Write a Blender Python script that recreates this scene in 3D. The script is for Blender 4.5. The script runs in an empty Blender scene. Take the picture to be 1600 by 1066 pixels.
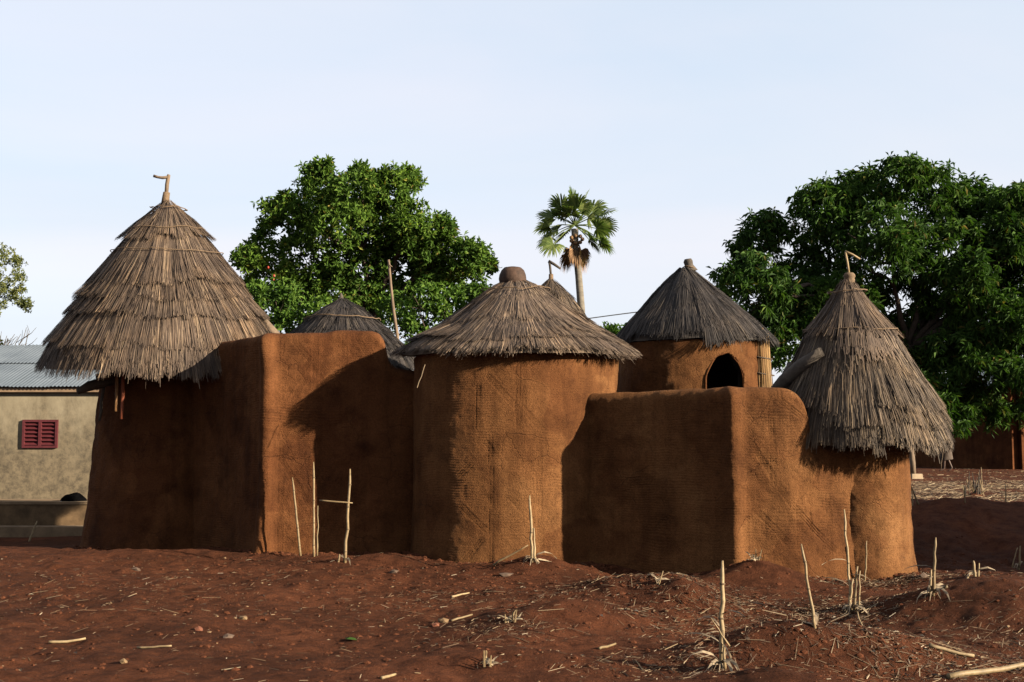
import bpy, math, random
import numpy as np
from mathutils import Vector

# ------------------------------------------------------------------ camera, sky, sun, exposure
S = bpy.context.scene
C = S.collection
PITCH = math.atan((690 - 533) / 1900.0)
FPX = 1900.0
CAMZ = 1.6
cam_d = bpy.data.cameras.new('camera')
cam = bpy.data.objects.new('camera', cam_d)
C.objects.link(cam)
cam.location = (0, 0, CAMZ)
cam.rotation_euler = (math.radians(90) + PITCH, 0, 0)
cam_d.sensor_width = 36
cam_d.lens = FPX / 1600 * 36
cam_d.clip_start = 0.1
cam_d.clip_end = 3000
S.camera = cam

SUN_EL = math.radians(18.0)
SUN_AZ = math.radians(63.0)          # turned to the right from the direction that faces the camera
SUNV = Vector((math.sin(SUN_AZ) * math.cos(SUN_EL), -math.cos(SUN_AZ) * math.cos(SUN_EL), math.sin(SUN_EL)))
W = bpy.data.worlds.new('World')
S.world = W
W.use_nodes = True
wn, wl = W.node_tree.nodes, W.node_tree.links
wn.clear()
w_out = wn.new('ShaderNodeOutputWorld')
w_bg = wn.new('ShaderNodeBackground')
w_sky = wn.new('ShaderNodeTexSky')
w_sky.sky_type = 'NISHITA'
w_sky.sun_disc = False
w_sky.sun_elevation = SUN_EL
w_sky.sun_rotation = math.pi - SUN_AZ     # measured from +Y towards +X
w_sky.altitude = 200
w_sky.air_density = 1.0
w_sky.dust_density = 2.0
w_sky.ozone_density = 1.5
# thin even haze veil over the blue: pulls the sky to a pale tone, faint streaks of high cloud
w_tc = wn.new('ShaderNodeTexCoord')
w_map = wn.new('ShaderNodeMapping')
w_map.inputs['Scale'].default_value = (0.9, 0.9, 5.0)
w_map.inputs['Rotation'].default_value = (0, math.radians(12), 0)
w_no = wn.new('ShaderNodeTexNoise')
w_no.inputs['Scale'].default_value = 1.6
w_no.inputs['Detail'].default_value = 4
w_no.inputs['Distortion'].default_value = 0.5
w_rmp = wn.new('ShaderNodeMapRange')
w_rmp.inputs['From Min'].default_value = 0.35
w_rmp.inputs['From Max'].default_value = 0.75
w_rmp.inputs['To Min'].default_value = 0.80
w_rmp.inputs['To Max'].default_value = 0.94
w_mix = wn.new('ShaderNodeMix')
w_mix.data_type = 'RGBA'
HAZE = (2.92, 3.03, 3.20, 1)
w_mix.inputs[7].default_value = HAZE
wl.new(w_tc.outputs['Generated'], w_map.inputs['Vector'])
wl.new(w_map.outputs[0], w_no.inputs['Vector'])
wl.new(w_no.outputs['Fac'], w_rmp.inputs['Value'])
wl.new(w_rmp.outputs[0], w_mix.inputs[0])
wl.new(w_sky.outputs[0], w_mix.inputs[6])
w_n2 = wn.new('ShaderNodeTexNoise')
w_n2.inputs['Scale'].default_value = 1.1
w_n2.inputs['Detail'].default_value = 5
w_n2.inputs['Distortion'].default_value = 0.8
w_m2 = wn.new('ShaderNodeMapping')
w_m2.inputs['Scale'].default_value = (0.8, 0.8, 4.2)
w_m2.inputs['Rotation'].default_value = (math.radians(6), math.radians(-14), 0)
w_r2 = wn.new('ShaderNodeValToRGB')
w_r2.color_ramp.elements[0].position = 0.36
w_r2.color_ramp.elements[0].color = (0.90, 0.955, 1.01, 1)
w_r2.color_ramp.elements[1].position = 0.66
w_r2.color_ramp.elements[1].color = (1.06, 1.01, 1.02, 1)
w_mul = wn.new('ShaderNodeMix')
w_mul.data_type = 'RGBA'
w_mul.blend_type = 'MULTIPLY'
w_mul.inputs[0].default_value = 1.0
wl.new(w_tc.outputs['Generated'], w_m2.inputs['Vector'])
wl.new(w_m2.outputs[0], w_n2.inputs['Vector'])
wl.new(w_n2.outputs['Fac'], w_r2.inputs[0])
wl.new(w_mix.outputs[2], w_mul.inputs[6])
wl.new(w_r2.outputs[0], w_mul.inputs[7])
wl.new(w_mul.outputs[2], w_bg.inputs['Color'])
w_bg.inputs['Strength'].default_value = 0.062
wl.new(w_bg.outputs[0], w_out.inputs['Surface'])

sun_d = bpy.data.lights.new('sun', 'SUN')
sun_d.energy = 5.0
sun_d.angle = math.radians(0.6)
sun_d.color = (1.0, 0.86, 0.66)
sun = bpy.data.objects.new('sun', sun_d)
C.objects.link(sun)
sun.rotation_euler = SUNV.to_track_quat('Z', 'Y').to_euler()
sun.location = (20, -10, 15)

S.view_settings.view_transform = 'Standard'
S.view_settings.look = 'None'
S.view_settings.gamma = 1.0
S.view_settings.exposure = 2.25
S.cycles.use_denoising = True
S.cycles.max_bounces = 6
S.cycles.diffuse_bounces = 3
S.cycles.transparent_max_bounces = 4

# ------------------------------------------------------------------ maths helpers
CP, SP = math.cos(PITCH), math.sin(PITCH)
def at(px, py, Y):
    """world point seen at a pixel of the 1600-wide photograph, at depth Y"""
    a = (px - 800) / FPX
    b = (533 - py) / FPX
    d = (a, CP - b * SP, SP + b * CP)
    t = Y / d[1]
    return np.array((d[0] * t, Y, CAMZ + d[2] * t))
def proj(p):
    x, y, z = p[0], p[1], p[2] - CAMZ
    dep = y * CP + z * SP
    up = -y * SP + z * CP
    return 800 + FPX * x / dep, 533 - FPX * up / dep
_tabs = {}
def vn(x, y, seed=0):
    """smooth value noise, -1..1"""
    if seed not in _tabs:
        _tabs[seed] = np.random.default_rng(seed + 77).random((256, 256)) * 2 - 1
    T = _tabs[seed]
    x = np.asarray(x, float); y = np.asarray(y, float)
    xi = np.floor(x).astype(int); yi = np.floor(y).astype(int)
    fx = x - xi; fy = y - yi
    fx = fx * fx * (3 - 2 * fx); fy = fy * fy * (3 - 2 * fy)
    x0, x1, y0, y1 = xi & 255, (xi + 1) & 255, yi & 255, (yi + 1) & 255
    return (T[x0, y0] * (1 - fx) + T[x1, y0] * fx) * (1 - fy) + (T[x0, y1] * (1 - fx) + T[x1, y1] * fx) * fy
def sst(a, b, x):
    t = np.clip((np.asarray(x, float) - a) / (b - a), 0, 1)
    return t * t * (3 - 2 * t)

# ------------------------------------------------------------------ object helpers
def root_loc(o):
    while o.parent: o = o.parent
    return np.array(o.location)
def tag(o, label=None, cat=None, group=None, kind=None):
    if label: o['label'] = label
    if cat: o['category'] = cat
    if group: o['group'] = group
    if kind: o['kind'] = kind
    return o
def thing(name, label, cat, loc, group=None):
    o = bpy.data.objects.new(name, None)
    C.objects.link(o)
    o.location = tuple(float(v) for v in loc)
    o.empty_display_size = 0.2
    return tag(o, label, cat, group)
def add(name, verts, faces, mat, parent=None, smooth=False, label=None, tone=None):
    """ONE mesh object; verts in world coordinates; faces = array (n,3|4) or list of such arrays"""
    V = np.asarray(verts, float).reshape(-1, 3)
    if parent is not None:
        org = root_loc(parent)
    else:
        org = np.array(((V[:, 0].min() + V[:, 0].max()) / 2, (V[:, 1].min() + V[:, 1].max()) / 2, V[:, 2].min()))
    V = V - org
    me = bpy.data.meshes.new(name)
    fl = faces if isinstance(faces, list) else [faces]
    fl = [np.asarray(f, np.int32) for f in fl if len(f)]
    tot = np.concatenate([np.full(len(f), f.shape[1], np.int32) for f in fl])
    idx = np.concatenate([f.reshape(-1) for f in fl])
    me.vertices.add(len(V)); me.vertices.foreach_set('co', V.astype(np.float32).ravel())
    me.loops.add(len(idx)); me.loops.foreach_set('vertex_index', idx)
    me.polygons.add(len(tot))
    me.polygons.foreach_set('loop_start', np.concatenate([[0], np.cumsum(tot)[:-1]]).astype(np.int32))
    me.polygons.foreach_set('loop_total', tot)
    me.polygons.foreach_set('use_smooth', np.full(len(tot), bool(smooth)))
    me.update(calc_edges=True)
    me.validate()
    if tone is not None:
        at_ = me.attributes.new('tone', 'FLOAT', 'POINT'); at_.data.foreach_set('value', np.asarray(tone, np.float32))
    me.materials.append(mat)
    o = bpy.data.objects.new(name, me)
    C.objects.link(o)
    if parent is not None: o.parent = parent
    else: o.location = tuple(org)
    if label: o['label'] = label
    return o
class MB:
    """collects shapes that together are one mesh"""
    def __init__(s): s.v = []; s.f3 = []; s.f4 = []; s.n = 0
    def put(s, v, f4=None, f3=None):
        v = np.asarray(v, float).reshape(-1, 3)
        if f4 is not None and len(f4): s.f4.append(np.asarray(f4, int) + s.n)
        if f3 is not None and len(f3): s.f3.append(np.asarray(f3, int) + s.n)
        s.v.append(v); s.n += len(v)
        return s
    def box(s, c, size, rz=0.0, taper=1.0):
        x, y, z = [k / 2 for k in size]
        p = np.array([(-x, -y, -z), (x, -y, -z), (x, y, -z), (-x, y, -z), (-x * taper, -y * taper, z), (x * taper, -y * taper, z), (x * taper, y * taper, z), (-x * taper, y * taper, z)])
        cr, sr = math.cos(rz), math.sin(rz)
        p = np.stack([p[:, 0] * cr - p[:, 1] * sr, p[:, 0] * sr + p[:, 1] * cr, p[:, 2]], 1) + np.asarray(c, float)
        return s.put(p, [(0, 3, 2, 1), (4, 5, 6, 7), (0, 1, 5, 4), (1, 2, 6, 5), (2, 3, 7, 6), (3, 0, 4, 7)])
    def tube(s, pts, rad, n=7, cap=True, rough=0.0, seed=0):
        P = np.asarray(pts, float); k = len(P)
        R = np.full(k, rad, float) if np.isscalar(rad) else np.asarray(rad, float)
        rng = np.random.default_rng(seed + 5)
        T = np.gradient(P, axis=0); T /= np.linalg.norm(T, axis=1)[:, None] + 1e-9
        a = np.array((0, 0, 1.0)) if abs(T[0][2]) < 0.9 else np.array((1.0, 0, 0))
        V = []
        u = np.cross(T[0], a); u /= np.linalg.norm(u)
        for i in range(k):
            u = u - T[i] * np.dot(u, T[i]); u /= np.linalg.norm(u) + 1e-9
            w = np.cross(T[i], u)
            th = np.arange(n) * 2 * math.pi / n
            rr = R[i] * (1 + rough * (rng.random(n) - 0.5))
            V.append(P[i] + (np.cos(th) * rr)[:, None] * u + (np.sin(th) * rr)[:, None] * w)
        V = np.concatenate(V)
        F = [(i * n + j, i * n + (j + 1) % n, (i + 1) * n + (j + 1) % n, (i + 1) * n + j) for i in range(k - 1) for j in range(n)]
        F3 = []
        if cap:
            V = np.concatenate([V, P[:1], P[-1:]])
            a0, a1 = k * n, k * n + 1
            F3 = [(a0, (j + 1) % n, j) for j in range(n)] + [(a1, (k - 1) * n + j, (k - 1) * n + (j + 1) % n) for j in range(n)]
        return s.put(V, F, F3)
    def lathe(s, c, prof, n=32, rough=0.0, seed=0):
        """prof: (r,z) list, closed round c"""
        rng = np.random.default_rng(seed)
        th = np.arange(n) * 2 * math.pi / n
        V = []
        for r, z in prof:
            rr = r * (1 + rough * (rng.random(n) - 0.5))
            V.append(np.stack([c[0] + rr * np.cos(th), c[1] + rr * np.sin(th), np.full(n, c[2] + z)], 1))
        k = len(prof)
        F = [(i * n + j, i * n + (j + 1) % n, (i + 1) * n + (j + 1) % n, (i + 1) * n + j) for i in range(k - 1) for j in range(n)]
        return s.put(np.concatenate(V), F)
    def build(s, name, mat, parent=None, smooth=False, label=None):
        fl = []
        if s.f4: fl.append(np.concatenate(s.f4))
        if s.f3: fl.append(np.concatenate(s.f3))
        return add(name, np.concatenate(s.v), fl, mat, parent, smooth, label)
def rod(p0, p1, n=6, bend=0.0, seed=0):
    rng = np.random.default_rng(seed)
    t = np.linspace(0, 1, n)[:, None]
    p0 = np.asarray(p0, float); p1 = np.asarray(p1, float)
    P = p0 + (p1 - p0) * t
    L = np.linalg.norm(p1 - p0)
    off = rng.normal(0, 1, (n, 3)) * bend * L
    off[0] = 0; off[-1] *= 0.3
    return P + off

# ------------------------------------------------------------------ materials
MATS = {}
def newmat(name):
    m = bpy.data.materials.new(name); m.use_nodes = True
    nt = m.node_tree
    b = nt.nodes['Principled BSDF']
    b.inputs['Specular IOR Level'].default_value = 0.25
    MATS[name] = m
    return m, nt.nodes, nt.links, b
def ramp(N, stops):
    r = N.new('ShaderNodeValToRGB')
    e = r.color_ramp.elements
    e[0].position, e[0].color = stops[0][0], (*stops[0][1], 1)
    e[1].position, e[1].color = stops[-1][0], (*stops[-1][1], 1)
    for p, c in stops[1:-1]:
        x = e.new(p); x.color = (*c, 1)
    return r
def noise(N, L, scale, detail=6, rough=0.6, vec=None):
    n = N.new('ShaderNodeTexNoise')
    n.inputs['Scale'].default_value = scale; n.inputs['Detail'].default_value = detail; n.inputs['Roughness'].default_value = rough
    if vec is not None: L.new(vec, n.inputs['Vector'])
    return n
def mixc(N, L, fac, a, b, mode='MIX'):
    m = N.new('ShaderNodeMix'); m.data_type = 'RGBA'; m.blend_type = mode
    for sock, v in ((m.inputs[0], fac), (m.inputs[6], a), (m.inputs[7], b)):
        if hasattr(v, 'is_output'): L.new(v, sock)
        else: sock.default_value = v if not isinstance(v, tuple) else (*v, 1)
    return m.outputs[2]
def bump(N, L, b, height, strength, dist):
    bp = N.new('ShaderNodeBump')
    bp.inputs['Strength'].default_value = strength; bp.inputs['Distance'].default_value = dist
    L.new(height, bp.inputs['Height']); L.new(bp.outputs[0], b.inputs['Normal'])
def geo_pos(N):
    return N.new('ShaderNodeNewGeometry').outputs['Position']

def by_object(mat, lo, hi):
    N, L = mat.node_tree.nodes, mat.node_tree.links
    b = N['Principled BSDF']; src = b.inputs['Base Color'].links[0].from_socket
    oi = N.new('ShaderNodeObjectInfo'); r = ramp(N, [(0.0, lo), (1.0, hi)])
    L.new(oi.outputs['Random'], r.inputs[0])
    L.new(mixc(N, L, 1.0, src, r.outputs[0], 'MULTIPLY'), b.inputs['Base Color'])
def mud(name, dark, mid, light, stain=(0.030, 0.012, 0.005)):
    dark, mid, light = [tuple(v * k for v, k in zip(c, (0.39, 0.37, 0.315))) for c in (dark, mid, light)]
    m, N, L, b = newmat(name)
    pos = geo_pos(N)
    n1 = noise(N, L, 1.1, 5, 0.55, pos)
    r1 = ramp(N, [(0.30, dark), (0.52, mid), (0.74, light)])
    L.new(n1.outputs[0], r1.inputs[0])
    n2 = noise(N, L, 4.5, 6, 0.65, pos)
    r2 = ramp(N, [(0.60, (0, 0, 0)), (0.76, (0.65, 0.65, 0.65))])
    L.new(n2.outputs[0], r2.inputs[0])
    c = mixc(N, L, r2.outputs[0], r1.outputs[0], stain)
    n5 = noise(N, L, 2.1, 7, 0.68, pos)
    r5 = ramp(N, [(0.34, (0.62, 0.58, 0.56)), (0.5, (1, 1, 1)), (0.68, (1.22, 1.24, 1.28))])
    L.new(n5.outputs[0], r5.inputs[0])
    c = mixc(N, L, 1.0, c, r5.outputs[0], 'MULTIPLY')
    n3 = noise(N, L, 45, 6, 0.75, pos)
    r3 = ramp(N, [(0.3, (0.58, 0.55, 0.52)), (0.52, (1, 1, 1)), (0.72, (1.28, 1.28, 1.28))])
    L.new(n3.outputs[0], r3.inputs[0])
    c = mixc(N, L, 1.0, c, r3.outputs[0], 'MULTIPLY')
    # rain runnels, patches of later plaster, hairline cracks
    mp = N.new('ShaderNodeMapping'); mp.inputs['Scale'].default_value = (7, 7, 0.55)
    L.new(pos, mp.inputs[0])
    n6 = noise(N, L, 1.0, 5, 0.6, mp.outputs[0])
    r6 = ramp(N, [(0.38, (0.78, 0.76, 0.74)), (0.55, (1.04, 1.04, 1.04))])
    L.new(n6.outputs[0], r6.inputs[0])
    c = mixc(N, L, 0.8, c, mixc(N, L, 1.0, c, r6.outputs[0], 'MULTIPLY'))
    n7 = noise(N, L, 0.9, 3, 0.5, pos)
    r7 = ramp(N, [(0.535, (1, 1, 1)), (0.555, (0.80, 0.75, 0.73))])
    L.new(n7.outputs[0], r7.inputs[0])
    c = mixc(N, L, 1.0, c, r7.outputs[0], 'MULTIPLY')
    wv = noise(N, L, 5, 4, 0.6, pos)
    wp = mixc(N, L, 0.12, pos, wv.outputs['Color'])
    vo = N.new('ShaderNodeTexVoronoi'); vo.feature = 'DISTANCE_TO_EDGE'; vo.inputs['Scale'].default_value = 3.2
    L.new(wp, vo.inputs['Vector'])
    r8 = ramp(N, [(0.004, (1, 1, 1)), (0.014, (0, 0, 0))])
    L.new(vo.outputs['Distance'], r8.inputs[0])
    n8 = noise(N, L, 1.7, 3, 0.5, pos)
    r9 = ramp(N, [(0.52, (0, 0, 0)), (0.60, (1, 1, 1))])
    L.new(n8.outputs[0], r9.inputs[0])
    ck = mixc(N, L, 1.0, r8.outputs[0], r9.outputs[0], 'MULTIPLY')
    c = mixc(N, L, ck, c, mixc(N, L, 1.0, c, (0.72, 0.69, 0.67), 'MULTIPLY'))
    # chaff in the plaster
    mp2 = N.new('ShaderNodeMapping'); mp2.inputs['Scale'].default_value = (70, 70, 160)
    L.new(pos, mp2.inputs[0])
    n9 = noise(N, L, 1.0, 2, 0.5, mp2.outputs[0])
    r10 = ramp(N, [(0.70, (0, 0, 0)), (0.76, (0.55, 0.55, 0.55))])
    L.new(n9.outputs[0], r10.inputs[0])
    c = mixc(N, L, r10.outputs[0], c, tuple(min(1, v * k) for v, k in zip(light, (1.5, 1.8, 2.1))))
    L.new(c, b.inputs['Base Color'])
    b.inputs['Roughness'].default_value = 0.95
    b.inputs['Specular IOR Level'].default_value = 0.08
    n4 = noise(N, L, 55, 8, 0.72, pos)
    sub = N.new('ShaderNodeMath'); sub.operation = 'SUBTRACT'
    hk = N.new('ShaderNodeMath'); hk.operation = 'MULTIPLY'; hk.inputs[1].default_value = 0.45
    L.new(ck, hk.inputs[0])
    L.new(n4.outputs[0], sub.inputs[0]); L.new(hk.outputs[0], sub.inputs[1])
    bump(N, L, b, sub.outputs[0], 0.85, 0.022)
    return m
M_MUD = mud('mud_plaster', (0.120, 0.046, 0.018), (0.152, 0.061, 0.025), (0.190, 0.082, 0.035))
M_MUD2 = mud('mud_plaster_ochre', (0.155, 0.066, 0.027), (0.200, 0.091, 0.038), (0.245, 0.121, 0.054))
M_MUDFAR = mud('mud_plaster_red', (0.14, 0.050, 0.022), (0.17, 0.065, 0.027), (0.20, 0.080, 0.034))

def thatch_mat(name, stops, speck=0.0):
    m, N, L, b = newmat(name)
    g = N.new('ShaderNodeNewGeometry')
    stops = [(p, tuple(v * 0.55 for v in c)) for p, c in stops]
    r = ramp(N, stops)
    L.new(g.outputs['Random Per Island'], r.inputs[0])
    n = noise(N, L, 2.2, 4, 0.6, g.outputs['Position'])
    rr = ramp(N, [(0.32, (0.66, 0.66, 0.70)), (0.5, (1, 1, 1)), (0.68, (1.20, 1.13, 1.04))])
    L.new(n.outputs[0], rr.inputs[0])
    c = mixc(N, L, 1.0, r.outputs[0], rr.outputs[0], 'MULTIPLY')
    # bundles of straw differ in age: tone is 0 where none is given
    ta = N.new('ShaderNodeAttribute'); ta.attribute_name = 'tone'
    rt = ramp(N, [(0.0, (0.52, 0.51, 0.52)), (0.5, (1, 1, 1)), (1.0, (1.52, 1.48, 1.40))])
    md = N.new('ShaderNodeMath'); md.operation = 'ADD'; md.inputs[1].default_value = 0.5
    L.new(ta.outputs['Fac'], md.inputs[0]); L.new(md.outputs[0], rt.inputs[0])
    c = mixc(N, L, 1.0, c, rt.outputs[0], 'MULTIPLY')
    L.new(c, b.inputs['Base Color'])
    b.inputs['Roughness'].default_value = 0.75
    b.inputs['Specular IOR Level'].default_value = 0.2
    return m
M_TH_BROWN = thatch_mat('thatch_brown', [(0.0, (0.052, 0.036, 0.026)), (0.35, (0.088, 0.061, 0.044)), (0.8, (0.128, 0.090, 0.064)), (1.0, (0.225, 0.165, 0.110))])
M_TH_GREY = thatch_mat('thatch_greybrown', [(0.0, (0.062, 0.044, 0.032)), (0.35, (0.107, 0.076, 0.056)), (0.8, (0.160, 0.116, 0.085)), (1.0, (0.25, 0.187, 0.132))])
M_TH_DARK = thatch_mat('thatch_charcoal', [(0.0, (0.012, 0.010, 0.0095)), (0.5, (0.028, 0.023, 0.022)), (0.9, (0.050, 0.042, 0.038)), (1.0, (0.095, 0.078, 0.062))])
M_TH_GOLD = thatch_mat('thatch_fresh', [(0.0, (0.10, 0.052, 0.018)), (0.4, (0.20, 0.105, 0.036)), (0.8, (0.28, 0.165, 0.062)), (1.0, (0.38, 0.25, 0.11))])
M_TH_R = thatch_mat('thatch_weathered', [(0.0, (0.042, 0.030, 0.021)), (0.35, (0.070, 0.050, 0.035)), (0.8, (0.110, 0.080, 0.055)), (1.0, (0.21, 0.155, 0.098))])
M_STRAW = thatch_mat('dry_straw', [(0.0, (0.085, 0.050, 0.027)), (0.5, (0.14, 0.094, 0.053)), (0.85, (0.21, 0.155, 0.09)), (1.0, (0.36, 0.28, 0.18))])
M_LITTER = thatch_mat('dull_litter', [(0.0, (0.05, 0.027, 0.014)), (0.55, (0.105, 0.064, 0.034)), (0.88, (0.19, 0.135, 0.08)), (1.0, (0.36, 0.30, 0.22))])

def plain(name, col, rough=0.8, nscale=0, namp=0.25, bumps=0.0, spec=0.2, stretch=None):
    m, N, L, b = newmat(name)
    b.inputs['Roughness'].default_value = rough
    b.inputs['Specular IOR Level'].default_value = spec
    if nscale:
        tc = N.new('ShaderNodeTexCoord'); mp = N.new('ShaderNodeMapping')
        L.new(tc.outputs['Object'], mp.inputs[0])
        if stretch: mp.inputs['Scale'].default_value = stretch
        n = noise(N, L, nscale, 5, 0.65, mp.outputs[0])
        lo = tuple(max(0, c * (1 - namp)) for c in col); hi = tuple(c * (1 + namp) for c in col)
        r = ramp(N, [(0.3, lo), (0.7, hi)])
        L.new(n.outputs[0], r.inputs[0]); L.new(r.outputs[0], b.inputs['Base Color'])
        if bumps: bump(N, L, b, n.outputs[0], bumps, 0.02)
    else:
        b.inputs['Base Color'].default_value = (*col, 1)
    return m
M_WOOD = plain('weathered_wood', (0.085, 0.060, 0.040), 0.85, 14, 0.45, 0.4, stretch=(1, 1, 0.25))
M_WOODGREY = plain('grey_wood', (0.036, 0.029, 0.023), 0.85, 12, 0.45, 0.5)
M_WOODDARK = plain('dark_wood', (0.030, 0.022, 0.016), 0.85, 12, 0.4, 0.4)
M_POLE_RED = plain('red_pole', (0.11, 0.028, 0.012), 0.7, 10, 0.3, 0.2)
M_POLE_ORANGE = plain('orange_pole', (0.11, 0.055, 0.021), 0.7, 10, 0.3, 0.2)
M_CANE = plain('dry_cane', (0.145, 0.106, 0.058), 0.6, 18, 0.35, 0.15)
M_CANENODE = plain('cane_node', (0.06, 0.04, 0.022), 0.8, 20, 0.3)
M_HUSK = plain('dry_husk', (0.15, 0.115, 0.075), 0.75, 25, 0.4, 0.2)
by_object(M_CANE, (0.62, 0.58, 0.52), (1.12, 1.12, 1.12)); by_object(M_HUSK, (0.55, 0.52, 0.50), (1.2, 1.2, 1.2))
M_ROPE = plain('grass_rope', (0.075, 0.050, 0.030), 0.9, 40, 0.4, 0.3)
M_POT = plain('clay_pot', (0.026, 0.014, 0.009), 0.8, 9, 0.65, 0.5)
M_BLACK = plain('black_cloth', (0.0012, 0.0012, 0.0014), 0.95, 15, 0.4, 0.2, 0.0)
M_PALE = plain('pale_scrap', (0.3, 0.3, 0.3), 0.8, 15, 0.2)
M_STONE = plain('tan_stone', (0.095, 0.060, 0.031), 0.9, 9, 0.35, 0.5)
M_STONERED = plain('red_stone', (0.080, 0.029, 0.016), 0.9, 9, 0.35, 0.5)
M_STONEGREY = plain('grey_stone', (0.052, 0.034, 0.024), 0.9, 9, 0.35, 0.5)
M_SKIN = plain('dark_skin', (0.035, 0.018, 0.012), 0.55, 8, 0.15)
M_HAIR = plain('black_hair', (0.008, 0.007, 0.006), 0.8, 30, 0.3)
M_SHIRT = plain('brown_shirt', (0.10, 0.055, 0.04), 0.9, 12, 0.2)
M_WRAP = plain('pale_wrap', (0.045, 0.033, 0.026), 0.9, 12, 0.3)
M_WIRE = plain('black_wire', (0.02, 0.02, 0.02), 0.6)
M_BARK = plain('bark', (0.034, 0.025, 0.019), 0.95, 7, 0.5, 0.8)
M_PALMBARK = plain('palm_bark', (0.085, 0.075, 0.060), 0.9, 5, 0.3, 0.5, stretch=(1, 1, 4))
M_RED = plain('red_paint', (0.044, 0.0085, 0.0105), 0.55, 12, 0.25, 0.1)
M_FASCIA = plain('fascia_board', (0.12, 0.08, 0.05), 0.8, 10, 0.25)
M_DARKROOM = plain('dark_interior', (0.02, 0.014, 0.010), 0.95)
M_FLOWER = plain('red_fruit', (0.16, 0.02, 0.01), 0.5)
M_STOOL = plain('stone_block', (0.16, 0.12, 0.08), 0.9, 6, 0.25, 0.4)

def leaf_mat(name, stops, trans=0.25, rough=0.65, spec=0.06):
    m, N, L, b = newmat(name)
    g = N.new('ShaderNodeNewGeometry')
    stops = [(p, tuple(v * 0.70 for v in c)) for p, c in stops]
    r = ramp(N, stops)
    L.new(g.outputs['Random Per Island'], r.inputs[0])
    n = noise(N, L, 0.7, 3, 0.5, g.outputs['Position'])
    rr = ramp(N, [(0.35, (0.78, 0.82, 0.85)), (0.65, (1.18, 1.12, 0.95))])
    L.new(n.outputs[0], rr.inputs[0])
    c = mixc(N, L, 1.0, r.outputs[0], rr.outputs[0], 'MULTIPLY')
    L.new(c, b.inputs['Base Color'])
    b.inputs['Roughness'].default_value = rough
    b.inputs['Specular IOR Level'].default_value = spec
    tr = N.new('ShaderNodeBsdfTranslucent')
    L.new(mixc(N, L, 1.0, c, (1.1, 1.35, 0.5), 'MULTIPLY'), tr.inputs['Color'])
    mx = N.new('ShaderNodeMixShader'); mx.inputs[0].default_value = trans
    L.new(b.outputs[0], mx.inputs[1]); L.new(tr.outputs[0], mx.inputs[2])
    L.new(mx.outputs[0], N['Material Output'].inputs['Surface'])
    return m
M_LEAF_A = leaf_mat('leaf_broad', [(0, (0.028, 0.058, 0.010)), (0.5, (0.056, 0.108, 0.017)), (0.9, (0.088, 0.150, 0.024)), (0.97, (0.12, 0.165, 0.032)), (1.0, (0.20, 0.15, 0.04))])
M_LEAF_M = leaf_mat('leaf_mango', [(0, (0.018, 0.042, 0.010)), (0.5, (0.032, 0.070, 0.013)), (0.9, (0.050, 0.098, 0.018)), (0.97, (0.080, 0.12, 0.028)), (1.0, (0.15, 0.11, 0.035))], 0.24, 0.6, 0.08)
M_LEAF_B = leaf_mat('leaf_bush', [(0, (0.030, 0.066, 0.012)), (0.5, (0.056, 0.110, 0.018)), (1.0, (0.095, 0.155, 0.028))])
M_LEAF_P = leaf_mat('leaf_pale', [(0, (0.06, 0.075, 0.025)), (0.5, (0.10, 0.12, 0.04)), (1.0, (0.16, 0.17, 0.07))])
M_LEAF_PALM = leaf_mat('leaf_palm', [(0, (0.055, 0.085, 0.028)), (0.5, (0.10, 0.14, 0.045)), (1.0, (0.17, 0.20, 0.075))], 0.25)
M_LEAF_DEAD = leaf_mat('leaf_dead', [(0, (0.085, 0.048, 0.028)), (0.5, (0.14, 0.084, 0.05)), (1.0, (0.22, 0.145, 0.09))], 0.15, 0.8, 0.1)

def soil_mat():
    m, N, L, b = newmat('red_soil')
    pos = geo_pos(N)
    n1 = noise(N, L, 0.8, 6, 0.6, pos)
    r1 = ramp(N, [(0.30, (0.029, 0.0104, 0.0050)), (0.5, (0.045, 0.0160, 0.0077)), (0.72, (0.069, 0.0245, 0.0115))])
    L.new(n1.outputs[0], r1.inputs[0])
    n2 = noise(N, L, 7, 6, 0.7, pos)
    r2 = ramp(N, [(0.36, (0.55, 0.52, 0.50)), (0.52, (0.95, 0.95, 0.95)), (0.75, (1.3, 1.25, 1.2))])
    L.new(n2.outputs[0], r2.inputs[0])
    c = mixc(N, L, 1.0, r1.outputs[0], r2.outputs[0], 'MULTIPLY')
    n3 = noise(N, L, 55, 5, 0.75, pos)
    r3 = ramp(N, [(0.30, (0.55, 0.52, 0.50)), (0.5, (1, 1, 1)), (0.72, (1.45, 1.38, 1.30))])
    L.new(n3.outputs[0], r3.inputs[0])
    c = mixc(N, L, 0.8, c, mixc(N, L, 1.0, c, r3.outputs[0], 'MULTIPLY'))
    L.new(c, b.inputs['Base Color'])
    b.inputs['Roughness'].default_value = 0.97
    b.inputs['Specular IOR Level'].default_value = 0.05
    n4 = noise(N, L, 38, 8, 0.75, pos)
    bump(N, L, b, n4.outputs[0], 1.0, 0.035)
    return m
M_SOIL = soil_mat()
M_CLOD = plain('soil_clod', (0.044, 0.0157, 0.0076), 0.97, 20, 0.35, 0.6, 0.05)

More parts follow.
